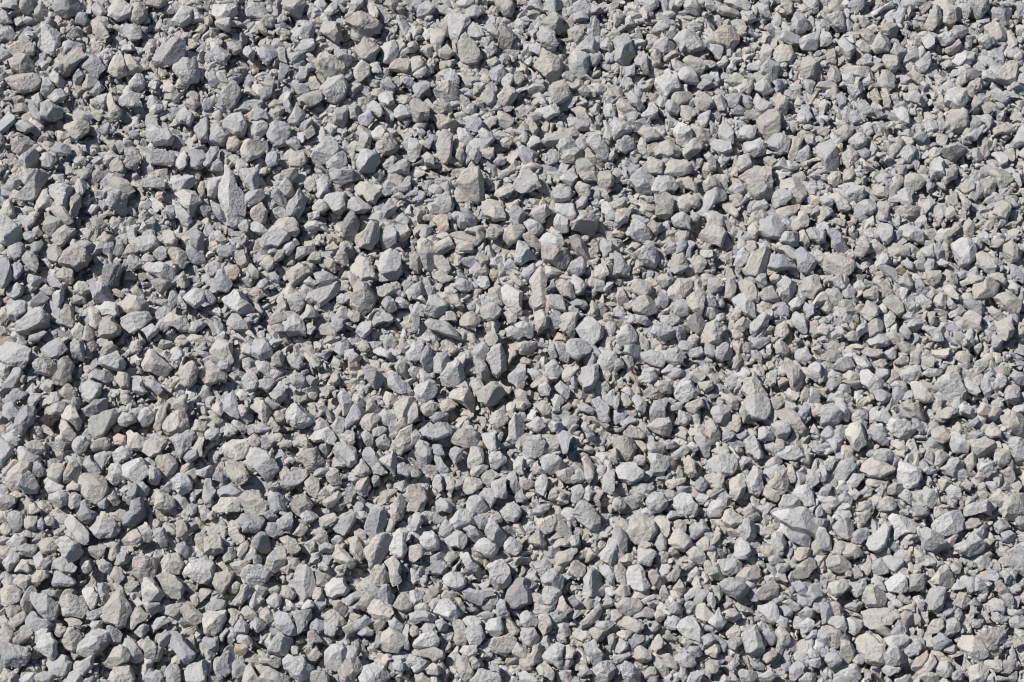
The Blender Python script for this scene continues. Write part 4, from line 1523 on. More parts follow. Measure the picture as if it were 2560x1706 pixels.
d 810,852 6,-10 14,-10 14,5 0,5
w 1143,690 2,-6 14,5 10,15 2,14
l 1239,757 10,-3 19,2 15,11 0,6
w 180,-1 31,0 28,6 19,9 9,6
b 16,346 2,-18 11,-21 10,-6 6,1
w 136,698 8,-16 14,-20 18,-14 4,3
w 370,663 6,-9 15,-7 13,1 6,8 -4,5
w 685,608 4,-1 14,12 5,19 0,15
l 1243,657 7,-7 18,-5 18,3 8,8
l 117,10 7,-5 16,5 10,12 1,8
b 0,57 14,11 3,18 -3,17 -3,2
w 402,491 4,-8 15,-11 17,-5 8,4 1,5
w 636,346 5,-6 20,9 14,12 1,5
w 531,840 10,-11 20,-2 16,4 4,3
l 778,447 8,-4 13,-1 15,14 9,15
l 1100,400 8,-7 19,0 17,4 7,10
w 105,441 3,-11 12,-14 16,-9 11,-2 3,4
w 768,18 8,-4 13,2 7,13 0,15
p 931,307 6,-8 13,-5 14,3 9,10 2,7
w 822,348 9,-5 20,2 15,7 6,11
b 967,389 11,-7 20,-4 19,6 5,4
l 859,812 7,-4 18,-2 21,5 14,9 4,6
l 1155,331 5,-9 13,-6 13,5 2,9
l 1104,435 7,-1 17,4 15,14 9,14 3,7
l 1155,468 8,-7 23,-6 23,1 5,3
b 260,208 10,-11 17,-4 15,4 4,6
w 665,746 4,-6 10,-4 16,9 9,11 1,5
w 927,112 2,-11 10,-10 15,-2 11,6
w 799,258 4,-5 23,2 14,7 2,5
l 970,811 4,-19 10,1 9,9 1,6
w 1182,290 12,-11 18,-10 12,2 7,9
l 1044,486 7,-5 19,-4 19,6 5,5
b 141,316 5,-17 12,-15 14,-6 9,2
l 406,12 7,-7 16,-8 15,0 4,9 0,4
b 492,830 8,-6 15,3 9,12 1,8
w 516,761 8,-6 16,-6 22,1 12,5 4,4
b 330,491 6,3 13,15 20,14 10,21 2,15
l 666,639 9,-9 20,-10 20,-2 9,3
l 588,830 6,-5 21,-5 19,2 4,7
w 929,143 11,-6 21,1 17,8 4,4
l 1167,297 8,-7 23,5 19,8 4,4
b 1211,544 5,-5 21,-1 8,8 1,6
l 885,151 6,-4 12,21 3,19
w 908,791 10,-9 17,-4 15,5 3,6
w 1197,95 8,-4 14,6 4,17
l 1053,365 8,-9 16,2 9,9 1,6
w 434,392 9,-5 15,-1 14,9 10,12 2,5
w 389,258 11,-8 20,0 15,7 3,5
l 625,108 10,-15 18,-14 15,-5 5,2
w 999,291 5,-4 13,12 9,19 0,11
b 843,410 8,-3 16,13 12,17 5,12
l 1230,605 15,-2 19,6 12,14
w 1141,762 6,-3 11,11 10,20 3,19
l 323,113 17,-4 15,7 11,12 1,5
l 256,335 7,-8 14,-2 11,11 3,7
l 319,533 9,-5 19,3 16,7 1,8
b 709,747 10,1 21,10 17,18 7,11
w 867,316 22,-4 24,4 17,6 2,3
b 39,314 3,-11 15,-17 15,-11 9,0 3,4
w 286,56 16,-4 15,7 8,12 1,7
l 658,181 5,-11 16,-11 16,-3 5,4
w 663,588 6,-7 19,0 23,4 4,5
l 59,501 4,-9 12,-10 16,-5 12,4 2,4
l 301,63 10,-6 16,1 14,11 5,6
w 438,499 6,-8 18,8 14,11 6,8
l 587,192 7,-8 15,4 9,11 1,7
l 720,253 7,-8 15,-4 10,7 2,10
w 1091,453 15,-6 18,1 13,9 1,5
b 256,363 8,3 14,11 8,17 0,13
w 775,501 3,-9 9,-7 15,2 8,8 3,5
w 871,679 11,-8 15,-1 14,7 9,11
l 1224,50 11,-7 18,4 10,11
l 458,139 10,-10 21,3 16,7
l 617,202 8,-11 16,-3 13,4 3,4
l 722,507 7,-4 23,7 19,11 5,7
l 768,446 11,6 12,12 4,17 0,19
l 315,781 6,-9 17,-1 6,10
w 321,833 9,-3 17,1 11,11 4,12
w 723,113 7,-8 19,3 12,7 3,5
w 547,503 18,-1 22,6 7,11
w 711,704 5,-7 16,-15 24,-13 19,-6 3,0
w 928,434 5,-5 13,-3 16,4 7,9 1,8
l 144,702 9,-13 15,-9 14,2 4,5
w 557,600 5,-4 12,4 8,17 1,11
w 861,248 9,-5 15,8 8,12 2,9
w 1061,45 11,4 27,19 23,21 11,14
w 1228,133 13,-8 17,-2 6,9 0,9
l 256,124 11,-1 11,7 4,16 0,16
w 524,63 10,-10 17,-2 13,8
l 881,-1 8,1 17,12 8,16 1,9
l 797,530 9,-1 19,15 16,19 8,13
l 65,373 3,-6 15,-11 13,1 6,9
w 295,699 3,-13 13,-23 15,-19 11,-9 3,1
l 720,176 9,-9 13,0 9,12 2,8
l 675,481 6,-4 13,7 11,14 3,14
l 745,590 4,-8 14,-5 12,4 7,10
l 968,208 11,-11 19,0 15,6
l 970,777 6,-7 16,-4 15,7 5,7
b 1137,525 5,-1 19,8 19,14 12,16
w 41,283 7,-5 13,8 7,18
l 546,10 11,-3 21,4 15,10 5,6
l 643,624 9,-14 15,-2 11,5 2,5
l 1092,466 14,-4 21,-4 19,3 11,9
l 1259,763 6,-2 21,-2 21,5 3,7
l 421,371 5,-5 17,2 13,7 5,10 0,6
l 790,272 8,-3 23,1 19,8 4,5
l 970,705 15,-1 15,8 5,13
w 946,789 4,-1 17,17 14,22 9,19
l 1266,214 9,0 11,16 9,19 0,9
w 1211,348 4,-6 19,-2 17,3 1,6
w 133,622 9,-8 17,5 10,11
b 515,3 11,-3 14,8 8,12 0,9
w 603,187 14,-2 14,8 10,13 2,8
l 723,823 3,-17 11,-5 10,7
l 1122,367 4,-8 14,-6 10,10 3,6
w 1080,841 3,-7 13,-3 9,8 1,10
p 231,131 11,-7 21,-2 11,8
l 371,158 18,-12 20,-5 10,4 2,3
l 462,78 13,-1 15,11 6,14
l 658,465 8,-5 19,3 18,10 8,8
l 901,545 6,-8 18,-2 14,3 2,7
w 930,639 8,-8 18,2 15,6 1,6
l 1010,826 10,-4 15,-3 15,10 3,7
l 1071,411 7,-7 14,-3 13,4 6,9 1,5
w 0,385 8,1 10,11 3,19 0,19
l 760,796 9,-3 9,19 3,16
w 840,738 10,-14 18,2 8,3
w 1166,509 4,-13 13,-6 9,4 1,7
b 1232,718 6,-6 17,0 14,9 3,6
l 380,473 7,-4 19,2 16,10 8,8
w 687,672 3,-6 10,-8 18,-3 9,4 1,6
l 1125,95 8,-1 16,6 8,14 1,10
w 494,532 6,-10 17,-4 15,3 7,5
l 558,389 6,-1 15,7 14,12 0,11
l 112,782 4,-6 16,-6 17,3 6,5
b 335,342 8,-4 15,5 12,12 4,10
l 392,672 7,-5 17,-3 19,6 8,7
b 925,121 5,-3 15,8 14,15 6,14
w 847,253 8,-4 15,3 14,14 7,10
p 310,550 6,-6 14,0 13,9 5,9
w 462,600 6,-8 13,-3 12,7 5,9
l 399,683 8,-5 19,1 15,7 1,7
b 394,762 2,-11 13,-14 13,-5 6,3
w 512,584 8,-2 15,8 11,13 3,12
l 912,830 7,-11 11,-3 7,7 -1,10
l 848,846 2,-12 11,-10 10,2 6,7
w 1266,800 10,-5 15,-4 14,6 3,10
l 404,611 11,-6 22,-6 21,0 10,6
w 659,150 6,-2 15,12 11,17 3,11
l 757,406 10,-3 12,14 4,14
l 708,772 8,-7 22,-9 22,-3 10,2
b 915,138 7,-7 17,-2 14,6 3,5
l 1052,143 5,-10 11,-5 5,13 1,10
w 1177,306 5,-3 9,12 4,24 1,11
w 644,90 8,-1 11,9 4,18 0,13
l 714,603 10,-13 19,-9 13,0 2,2
l 656,720 14,-6 21,7 13,7
l 1004,169 16,0 15,13 6,11
p 916,460 5,-17 11,-16 11,-6 6,4
l 1183,395 14,-10 23,-8 17,0 4,3
w 1066,528 8,-7 18,0 17,7 6,4
l 1029,578 9,-8 16,-8 15,0 5,8
w 95,213 19,0 18,6 11,11 3,6
w 805,842 7,-8 16,-6 16,0 2,6
b 1046,123 5,-9 12,1 11,8 3,10
w 1231,344 3,-4 27,6 24,12 16,7
b 29,295 10,-7 15,-4 13,6 8,8 2,4
w 1,659 6,-5 13,0 13,6 6,10 0,6
w 336,548 9,-9 17,-5 13,4 4,6
b 712,377 12,-3 23,4 18,9 6,5
w 729,754 6,-7 14,-4 14,4 6,8
w 1161,216 17,-4 18,2 3,10
l 724,833 9,-1 17,9 3,12
l 883,743 8,-1 12,11 9,18 1,8
w 1039,754 7,-1 14,7 12,14 5,16
l 871,109 6,-7 18,-10 20,-3 6,3
w 913,399 8,-17 14,-14 13,-6 8,1
l 380,351 7,-5 19,1 11,7 1,5
l 700,837 5,-11 16,-12 15,-4 8,1
w 791,578 8,-9 16,-7 15,2 7,4
w 1136,109 6,-7 12,1 8,12 1,9
l 298,282 8,-7 15,-2 11,8 4,7
l 256,823 7,4 5,21 0,25
l 737,76 13,-9 16,-5 8,7 1,6
w 794,679 15,-2 20,4 15,8 4,7
w 1180,268 5,-8 11,-8 16,0 7,6
l 350,60 8,1 9,18 0,16
w 310,366 11,-1 20,5 11,13
w 286,733 9,-6 14,-2 7,10 0,7
l 512,35 14,-2 15,4 5,15
w 791,623 2,-7 16,-4 12,4 4,5
l 1130,391 15,-2 17,4 10,10 0,5
w 1095,787 16,-2 23,5 13,9
w 321,103 21,-4 20,9 11,6
b 979,759 7,-1 14,6 10,14 1,11
w 466,539 16,-9 19,-4 8,5 2,7
w 298,507 8,0 10,7 4,15 -1,15
w 550,30 10,-4 12,16 3,9
w 626,176 9,-4 15,2 11,10 2,8
b 938,830 2,-5 18,4 19,10 7,7
w 1058,419 7,-5 15,-3 14,7 4,7
b 1093,609 9,-4 15,2 9,11 3,9
l 270,0 20,-1 19,5 6,8 1,4
l 294,492 8,-5 16,2 14,9 3,6
l 447,792 12,-8 20,-1 16,3 5,3
l 930,18 12,-3 17,5 4,10
w 827,76 10,-11 22,-11 21,-7 6,0
b 843,316 12,-18 16,-15 12,-2 4,0
l 837,507 13,-4 17,-2 13,7 2,7
b 1211,755 8,-8 15,-2 15,6 4,4
w 433,340 5,-1 14,11 8,21
w 347,555 7,-5 19,-3 15,4 4,5
l 831,312 5,-9 13,-10 9,5 1,6
w 1079,712 4,-11 12,-7 9,4 4,9
w 1037,275 5,-2 18,0 18,7 1,7
w 102,710 4,-8 10,-9 14,4 3,6
w 1036,114 8,-7 15,-1 6,9 1,6
w 1053,476 21,0 23,7 16,10 4,4
l 381,406 7,-3 14,4 7,12 2,9
b 527,187 7,-14 14,-18 11,-5 1,5
l 1210,169 9,-7 20,-3 11,6
b 1201,457 7,-4 14,-1 14,7 8,12
w 340,407 17,-1 17,7 3,9
w 336,528 4,-6 14,8 7,12 2,8
p 1065,712 7,-4 13,5 12,9 4,11
p 68,792 4,-11 14,-8 14,-3 6,4
w 566,747 9,1 15,12 7,26 9,15
l 771,819 15,-5 17,2 5,9 0,6
w 50,361 7,-6 21,1 17,8
b 915,547 8,-4 16,-8 20,-3 14,4
w 769,792 9,-4 21,3 15,9
l 1069,72 19,4 24,8 7,10
l 1024,286 8,8 8,17 0,19
w 1212,302 5,-5 15,0 14,7 7,8
l 1066,821 6,-3 15,4 12,9 2,9
b 121,163 15,-8 17,-1 10,7
p 176,321 6,-4 15,-1 17,4 11,8 2,4
w 237,746 7,-4 12,2 5,16
b 607,109 7,-6 15,4 10,10 3,7
l 961,698 11,-4 19,3 15,6 3,6
l 1129,329 4,-8 13,0 12,9 4,6
W 1129,671 16,-7 16,1 7,8
l 316,698 7,-5 12,1 12,10 7,10 1,6
l 581,136 10,-8 14,2 11,7 2,6
w 814,67 6,-6 11,-2 10,13 6,12
w 910,74 17,-1 17,4 4,10
l 776,487 10,-3 21,7 18,10 7,5
l 1137,566 10,-4 16,4 12,9 3,5
l 1152,590 7,-6 19,-2 19,3 8,3
l 376,761 8,-11 16,-8 16,-3 5,2
l 802,750 15,-6 19,-3 4,8
w 302,108 8,1 21,10 18,13 3,8
b 682,362 7,-12 13,-7 7,7
l 1076,614 7,-7 16,-3 12,4 2,5
l 1201,607 7,-8 16,-2 11,7
l 1261,815 4,-9 9,4 9,14 1,8
b 958,698 6,6 16,22 10,22 2,12
w 1160,392 10,-3 8,12 2,15
w 1178,739 9,0 20,4 16,12 7,7
w 1189,706 7,-3 13,2 11,10 2,10
b 45,652 8,-4 11,2 9,11 1,10
w 433,770 8,-4 19,0 11,7 1,4
l 1024,615 10,-9 16,-7 11,3 3,5
l 1214,777 5,-5 13,0 10,8 1,7
w 37,631 2,-2 13,3 11,10 0,10
w 458,117 2,-7 13,11 6,14
l 379,166 10,-9 15,0 5,8
l 515,94 17,-10 19,-3 5,5
l 1182,622 18,5 14,12 4,11
l 272,796 11,-12 13,-7 7,7 2,6
w 516,780 6,4 8,12 0,16 -4,12
w 831,46 8,-14 15,-7 9,2
w 1160,193 8,-8 17,-2 6,7
w 703,93 4,-5 17,6 16,11 5,6
l 618,547 10,-8 11,-3 6,12 3,11
b 343,31 12,-2 19,2 11,8 2,6
w 520,154 6,-4 14,0 12,8 3,7
b 603,768 14,-2 14,8 2,8
b 957,33 6,-4 15,8 11,12 3,6
L 918,755 4,-2 15,4 17,10 7,10
l 1179,78 8,-2 17,6 -1,8
l 1208,533 12,-11 17,-8 7,4 3,5
w 1155,709 11,3 16,9 13,15 7,12
l 387,593 11,-7 23,-5 16,0 5,3
w 609,76 9,-6 15,2 9,8 2,6
l 1118,453 7,-6 18,-6 15,3 1,3
t 245,239 6,-11 11,-11 11,-1 6,7
l 807,3 15,-3 17,2 7,10
w 850,803 5,-5 17,-1 7,8
w 1156,367 10,-6 16,0 8,9
l 1113,748 6,0 16,7 12,13 4,10
l 184,135 18,-4 20,1 7,7
l 221,369 4,-2 12,13 10,23 4,11
t 917,434 2,-7 9,-7 10,1 6,9 1,5
w 1155,453 7,-6 13,0 12,7 4,7
l 1228,853 11,-13 15,-11 14,0
b 612,830 3,-4 13,7 12,12 3,10
b 965,103 11,-3 14,6 7,13
l 820,29 7,-4 17,4 8,10
l 404,159 7,-3 17,3 10,10
w 336,736 10,-4 15,2 11,7 2,7
l 1062,619 6,-8 14,-1 7,8
w 999,256 15,5 17,11 9,11 0,5
w 962,348 5,-6 13,-4 10,6 1,5
b 1183,410 10,-6 18,4 10,6
w 1156,571 4,-11 12,-1 10,7
l 1191,842 7,-4 13,2 11,8 3,8
l 797,246 4,-3 19,0 19,5 12,7
b 1024,811 7,0 14,10 13,14 3,10
l 739,155 14,-15 17,-11 10,-1 2,3
b 1069,517 7,-4 16,-3 15,7 7,4
l 430,173 15,-11 18,-6 6,4
l 387,701 11,-10 13,-6 12,1 5,5
w 752,481 6,-5 11,3 8,9 0,7
l 534,756 15,-9 17,-5 7,6
l 1006,799 10,-12 15,-11 13,-2 4,1
l 1184,377 5,-4 13,5 6,13
w 1122,747 5,-5 18,6 11,8
l 658,144 7,-3 21,0 17,4 2,4
w 978,740 7,-2 21,8 13,10
l 1093,532 10,-2 18,7 13,11
w 338,140 13,-9 17,-4 8,4
w 1091,789 5,2 19,17 17,22 9,14
w 490,641 14,-3 11,5 4,11
l 1145,329 4,-7 10,0 10,9 3,8
l 1189,738 11,-11 20,-5 12,-1
l 889,400 12,-8 19,-3 10,3
b 1092,731 8,-7 14,1 15,8 6,4
w 842,0 13,0 9,8 5,10 0,5
l 1164,425 6,-7 14,-9 15,2
t 256,23 5,-3 10,2 7,9 0,9
l 421,708 11,-3 13,2 5,8 -2,5
w 1206,112 9,-7 13,4 10,9
w 349,761 5,-4 15,-3 16,2 8,5
l 335,605 11,-2 14,4 4,10
w 1193,533 3,-7 11,3 8,8 1,7
l 458,640 -11,0 -6,9 2,9
l 398,706 5,-4 13,4 8,8 0,6
t 139,362 5,-2 16,5 15,10 5,7
w 892,83 15,-12 18,-7 14,-1
w 1228,766 6,-3 12,12 6,14
t 651,450 5,-4 14,0 11,6 1,5
l 53,649 8,-3 14,1 10,8 3,8
w 364,812 4,-7 9,-5 8,6 2,7
l 1154,706 9,-8 17,-2 14,1 3,2
w 1219,597 4,-7 12,-1 4,8
w 615,646 7,-6 13,6 7,8
b 1108,597 7,-5 15,6 9,8
b 321,356 11,-8 14,-1 7,5
w 833,687 9,-4 17,3 9,7
b 1137,611 10,-7 15,-4 10,3 3,4
l 862,272 4,-6 12,-1 9,6 3,6
w 353,577 9,-6 17,-4 16,0 6,3
w 874,309 7,-6 15,2 7,6
b 877,496 4,-1 9,10 10,17 4,13
l 648,174 7,-8 12,-2 8,6
w 647,721 6,-19 9,-5 4,1
w 1125,759 15,-4 19,6 12,4
l 414,676 7,-7 16,-2 9,3
p 1253,698 8,-1 9,11 2,10
t 195,239 9,2 10,10 2,11
w 1212,766 5,-7 13,0 1,6
t 594,554 7,-3 16,4 11,8
l 1012,503 7,7 7,14 0,17
l 336,317 0,-8 7,-8 15,-4
w 507,44 6,-5 7,10 1,6
l 520,165 7,-4 12,1 7,7
w 321,748 6,-5 10,2 4,9
w 700,614 9,4 5,10 1,9
w 1057,716 4,-4 9,0 6,5 1,5
w 65,776 6,-2 13,4 3,5
w 1194,268 11,5 7,11 6,3
""".strip().splitlines()

SRGB = {'l': (184, 184, 186), 'L': (194, 194, 195), 'b': (170, 172, 179), 'w': (185, 181, 176), 'W': (193, 189, 183),
        't': (188, 178, 166), 'T': (190, 174, 159), 'p': (186, 179, 176), 'P': (188, 183, 179), 'd': (152, 151, 155),
        'k': (84, 76, 76), 'g': (176, 178, 178), 'G': (178, 180, 176)}
ALB = 1.0
for _k in 'lLbwWgGdtTpP':
    SRGB[_k] = tuple(.78 * v + .22 * (sum(SRGB[_k]) / 3) for v in SRGB[_k])
FPX = 640 / math.tan(HFOV / 2)
CAM = np.array(cam.location)
RIGHT = np.array([1, 0, 0.]); UPV = np.array([0, math.sin(PITCH), math.cos(PITCH)]); FWD = np.array([0, math.cos(PITCH), -math.sin(PITCH)])
def ray(px):
    d = FWD * FPX + RIGHT * (px[0] - 640) + UPV * (426.5 - px[1])
    return d / np.linalg.norm(d)
def hit(px, p0, n):
    d = ray(px)
    return CAM + d * ((p0 - CAM) @ n) / (d @ n)

rng = np.random.default_rng(11)
CELL = .0008
GX, GY = 1.75, 1.6
NX, NY = int(GX / CELL), int(GY / CELL)
occ = np.zeros((NY, NX), np.uint8)
def to_cell(x, y): return (x + GX / 2) / CELL, (y + GY / 2) / CELL
def stamp_poly(P):
    X, Y = to_cell(P[:, 0], P[:, 1])
    x0, x1, y0, y1 = int(X.min()), int(X.max()) + 1, int(Y.min()), int(Y.max()) + 1
    if x0 < 0 or y0 < 0 or x1 >= NX or y1 >= NY: return
    gx, gy = np.meshgrid(np.arange(x0, x1 + 1), np.arange(y0, y1 + 1))
    ins = np.zeros(gx.shape, bool)
    for i in range(len(X)):
        j = (i + 1) % len(X)
        if Y[i] == Y[j]: continue
        ins ^= ((Y[i] > gy) != (Y[j] > gy)) & (gx < (X[j] - X[i]) * (gy - Y[i]) / (Y[j] - Y[i]) + X[i])
    occ[y0:y1 + 1, x0:x1 + 1][ins] = 1

stones = []
for ln in DATA:
    a, _, r = ln.partition('/')
    tk = a.split()
    pts = [tuple(map(int, t.split(','))) for t in tk[1:]]
    o = pts[0]
    pts = np.array([o] + [(o[0] + x, o[1] + y) for x, y in pts[1:]], float)
    rid = [(o[0] + int(t.split(',')[0]), o[1] + int(t.split(',')[1])) for t in r.split()] if r else None
    stones.append((tk[0], pts, rid))

def poly_area_centroid(p):
    x, y = p[:, 0], p[:, 1]; x1, y1 = np.roll(x, -1), np.roll(y, -1)
    c = x * y1 - x1 * y; A = c.sum() / 2
    return abs(A), np.array([((x + x1) * c).sum(), ((y + y1) * c).sum()]) / (6 * A)

GROW = 1.13
built = []        # (code, centre px, area px, world centre, V, F, colour)
for i, (code, pts, rid) in enumerate(stones):
    A, c = poly_area_centroid(pts)
    n = np.array([0, 0, 1.0]) * .62 + (-FWD) * .38 + rng.normal(size=3) * .19
    n /= np.linalg.norm(n)
    size = math.sqrt(A) * DIST / FPX                             # about the stone's width in metres
    zc = .0005 + .10 * (size - .014) + rng.uniform(-.0034, .0034)
    pc = hit(c, np.array([0, 0, zc]), np.array([0, 0, 1.0]))
    u = np.cross(np.array([0, 1.0, 0]), n); u /= np.linalg.norm(u); v = np.cross(n, u)
    W = np.array([hit(c + (q - c) * GROW, pc, n) for q in pts]) - pc
    out = np.stack([W @ u, W @ v], 1)
    wv = np.linalg.eigvalsh(np.cov(out.T)); minor = 2.6 * math.sqrt(wv[0])
    th = minor * rng.uniform(.42, .74)
    rg = None
    if rid:
        th = minor * rng.uniform(.68, .88)
        rg = []
        for q in rid:
            w = hit(np.array(q, float), pc + n * th * .3, n) - pc
            rg.append((w @ u, w @ v))
        rg = np.array(rg)
    shade = np.array([.85, -.5])
    lvl = 4 if i < 330 else 3
    s_rng = np.random.default_rng(1000 + i)
    P, F = stone_shape(s_rng, lvl, out, th, rg, shade, crisp=s_rng.uniform(90, 220), rough=1.6 if code in 'Pk' else s_rng.uniform(.8, 1.7))
    Wd = P[:, :1] * u + P[:, 1:2] * v + P[:, 2:] * n
    base = lin(SRGB[code]) * ALB * s_rng.uniform(.84, 1.06)
    base = base * (1 + s_rng.normal(size=3) * .005)
    built.append((code, c, A, pc, Wd, F, base))
    stamp_poly((pc + W)[:, :2])

# ------------------------------------------------------------------ labels
WIDE = {'l': 'pale grey', 'L': 'light grey', 'b': 'blue-grey', 'w': 'warm grey', 'W': 'cream-grey', 't': 'tan', 'T': 'orange-tan',
        'p': 'pinkish grey', 'P': 'pitted', 'd': 'dark grey', 'k': 'dark brown porous', 'g': 'green-grey', 'G': 'greenish'}
def shape_word(pts):
    q = pts - pts.mean(0)
    w, V = np.linalg.eigh(np.cov(q.T))
    asp = math.sqrt(w[1] / w[0])
    A, _ = poly_area_centroid(pts)
    per = np.linalg.norm(pts - np.roll(pts, 1, 0), axis=1).sum()
    circ = 4 * math.pi * A / per ** 2
    ang = math.degrees(math.atan2(-V[1, 1], V[0, 1])) % 180
    lean = 'level' if ang < 22 or ang > 158 else 'upright' if 68 < ang < 112 else 'right-leaning' if ang < 90 else 'left-leaning'
    if asp > 1.75: return 'long ' + lean
    if asp > 1.4: return 'oblong ' + lean
    if asp > 1.2: return ('broad ' if circ > .8 else 'wedge-shaped ') + lean
    return 'round' if circ > .86 else 'blocky' if circ > .8 else 'angular'
def region(c):
    x = min(4, int(c[0] / 256)); y = min(3, int(c[1] / 213.3))
    return (['top', 'upper', 'lower', 'bottom'][y] + ' ' + ['far left', 'left', 'centre', 'right', 'far right'][x])
INFRAME = [i for i, b in enumerate(built) if 4 < b[1][0] < 1276 and 4 < b[1][1] < 849]
HERO = sorted(INFRAME, key=lambda i: -built[i][2])[:300]
desc = {i: (WIDE[stones[i][0]], shape_word(stones[i][1]), region(built[i][1])) for i in HERO}
def side_of(i, j):
    d = built[i][1] - built[j][1]
    if abs(d[0]) > abs(d[1]): return 'right of' if d[0] > 0 else 'left of'
    return 'below' if d[1] > 0 else 'above'
labels, seen = {}, {}
for i in HERO:
    col, sh, rg = desc[i]
    near = sorted((j for j in HERO if j != i), key=lambda j: np.linalg.norm(built[j][1] - built[i][1]))
    near = [j for j in near[:9] if desc[j][:2] != desc[i][:2]]
    for j in near:
        if sum(1 for k in HERO if k != j and desc[k][:2] == desc[j][:2] and np.linalg.norm(built[k][1] - built[i][1]) < 170) and j != near[-1]: continue
        t = "%s %s stone at %s, %s %s %s one" % (sh, col, rg, side_of(i, j), desc[j][1], desc[j][0])
        if t not in seen: break
    if t in seen:
        t = t.replace(', ', ', next and ', 1)
    seen[t] = i; labels[i] = t

# ------------------------------------------------------------------ the 300 largest stones as things
GROUP = "larger stones of the crushed grey gravel"
col = bpy.data.collections.new("gravel"); scene.collection.children.link(col)
for i in HERO:
    code, c, A, pc, Wd, F, base = built[i]
    me = make_mesh("gravel_stone", Wd, F, base, False, MAT_PIT if code == 'P' else MAT, rest_of(Wd, rng))
    o = bpy.data.objects.new("gravel_stone", me)
    o.location = pc
    o["label"] = labels[i]; o["category"] = "stone"; o["group"] = GROUP
    col.objects.link(o)

# ------------------------------------------------------------------ everything smaller: one mass of gravel
hero = set(HERO)
Vs, Fs, Cs, Ss, Rs = [], [], [], [], []
nv = 0
def push(V, F, c, smooth, sz=1.0):
    global nv
    Rs.append(rest_of(V - V.mean(0), rng).astype(np.float32))
    Vs.append(V.astype(np.float32)); Fs.append(F + nv); Cs.append(np.broadcast_to(np.asarray(c, np.float32), V.shape)); Ss.append(np.full(len(F), smooth, bool))
    nv += len(V)
for i, b in enumerate(built):
    if i not in hero and b[0] != 'k': push(b[4] + b[3], b[5], b[6], False)
for i, b in enumerate(built):
    if b[0] == 'k' and i not in hero:
        me = make_mesh("lava_pebble", b[4], b[5], b[6], True, MAT_LAVA, rest_of(b[4], rng))
        o = bpy.data.objects.new("lava_pebble", me); o.location = b[3]
        o["label"] = "small dark red-brown porous pebble among the pale grey stones at left"; o["category"] = "pebble"
        col.objects.link(o)

# templates for the small stones
def template(seed, level):
    r = np.random.default_rng(seed)
    m = r.integers(4, 7)
    an = np.sort(r.uniform(0, 2 * math.pi, m) * .35 + np.linspace(0, 2 * math.pi, m, endpoint=False))
    rad = r.uniform(.75, 1.2, m); e = r.uniform(.28, .88)
    out = np.stack([np.cos(an) * rad, np.sin(an) * rad * e], 1)
    P, F = stone_shape(r, level, out, r.uniform(.35, .9) * e * 1.5, crisp=160, rough=1.3)
    return P, F, out, e
T3 = [template(50 + k, 3) for k in range(26)]
T2 = [template(100 + k, 2) for k in range(36)]
T1 = [template(200 + k, 1) for k in range(36)]
T3L = [template(50 + k, 2) for k in range(26)]
T2L = [template(100 + k, 1) for k in range(36)]
LOW = {id(T3): T3L, id(T2): T2L, id(T1): T1}
PALE = [(lin(SRGB[k]) * ALB) for k in 'llllllLwwwwwWbb']
EXTRA = [lin(SRGB[k]) * ALB for k in 'tTpd']
WARM = [lin(SRGB[k]) * ALB for k in 'wwWwwt']
def rand_col(x=0.0, y=0.0):
    c = EXTRA[rng.integers(4)] if rng.random() < .014 else PALE[rng.integers(len(PALE))]
    if rng.random() < .45 * math.exp(-((x - .14) ** 2 / .06 + (y - .02) ** 2 / .05)): c = WARM[rng.integers(6)]
    return c * rng.uniform(.84, 1.07) * (1 + rng.normal(size=3) * .005)
def rot(tilt):
    a = rng.uniform(0, 2 * math.pi); ax = rng.normal(size=2); ax /= np.linalg.norm(ax); t = rng.normal() * tilt
    Rz = np.array([[math.cos(a), -math.sin(a), 0], [math.sin(a), math.cos(a), 0], [0, 0, 1]])
    x, y = ax; c, s = math.cos(t), math.sin(t)
    Rt = np.array([[c + x * x * (1 - c), x * y * (1 - c), y * s], [x * y * (1 - c), c + y * y * (1 - c), -x * s], [-y * s, x * s, c]])
    return Rt @ Rz, a

HM = np.full((NY, NX), -.0165, np.float32)
def raise_map(V):
    """keep the height of the pile's surface up to date"""
    cx = ((V[:, 0] + GX / 2) / CELL).astype(int); cy = ((V[:, 1] + GY / 2) / CELL).astype(int)
    ok = (cx > 1) & (cy > 1) & (cx < NX - 2) & (cy < NY - 2)
    cx, cy, z = cx[ok], cy[ok], V[ok, 2]
    if len(z) == 0: return
    for dx, dy in ((0, 0), (1, 0), (0, 1), (1, 1)):
        np.maximum.at(HM, (cy + dy, cx + dx), z)

# the layer below, seen down the gaps
def under(step, r0, r1, z0, z1, hx, hy, T, hole=None):
    xs = np.arange(-hx, hx, step); ys = np.arange(-hy, hy, step)
    for x in xs:
        for y in ys:
            if hole and abs(x) < hole[0] and abs(y) < hole[1]: continue
            P, F, _, e = T[rng.integers(len(T))]
            R, _ = rot(.5)
            V = P @ R.T * rng.uniform(r0, r1) + np.array([x + rng.uniform(-.4, .4) * step, y + rng.uniform(-.4, .4) * step, rng.uniform(z0, z1)])
            V[:, 2] += .0035 * max(-1, min(1, (x + .4 * y) / .5))
            push(V, F, rand_col(x, y), False)
            raise_map(V)
under(.0095, .0055, .0095, -.0130, -.0085, .60, .50, T2)
under(.016, .009, .013, -.020, -.013, GX / 2, GY / 2, T1, (.59, .49))
HT = np.full((NY, NX), -1, np.float32)
keepHM, HM = HM, HT
for b in built: raise_map(b[4] + b[3])
HM = np.maximum(keepHM, HT)
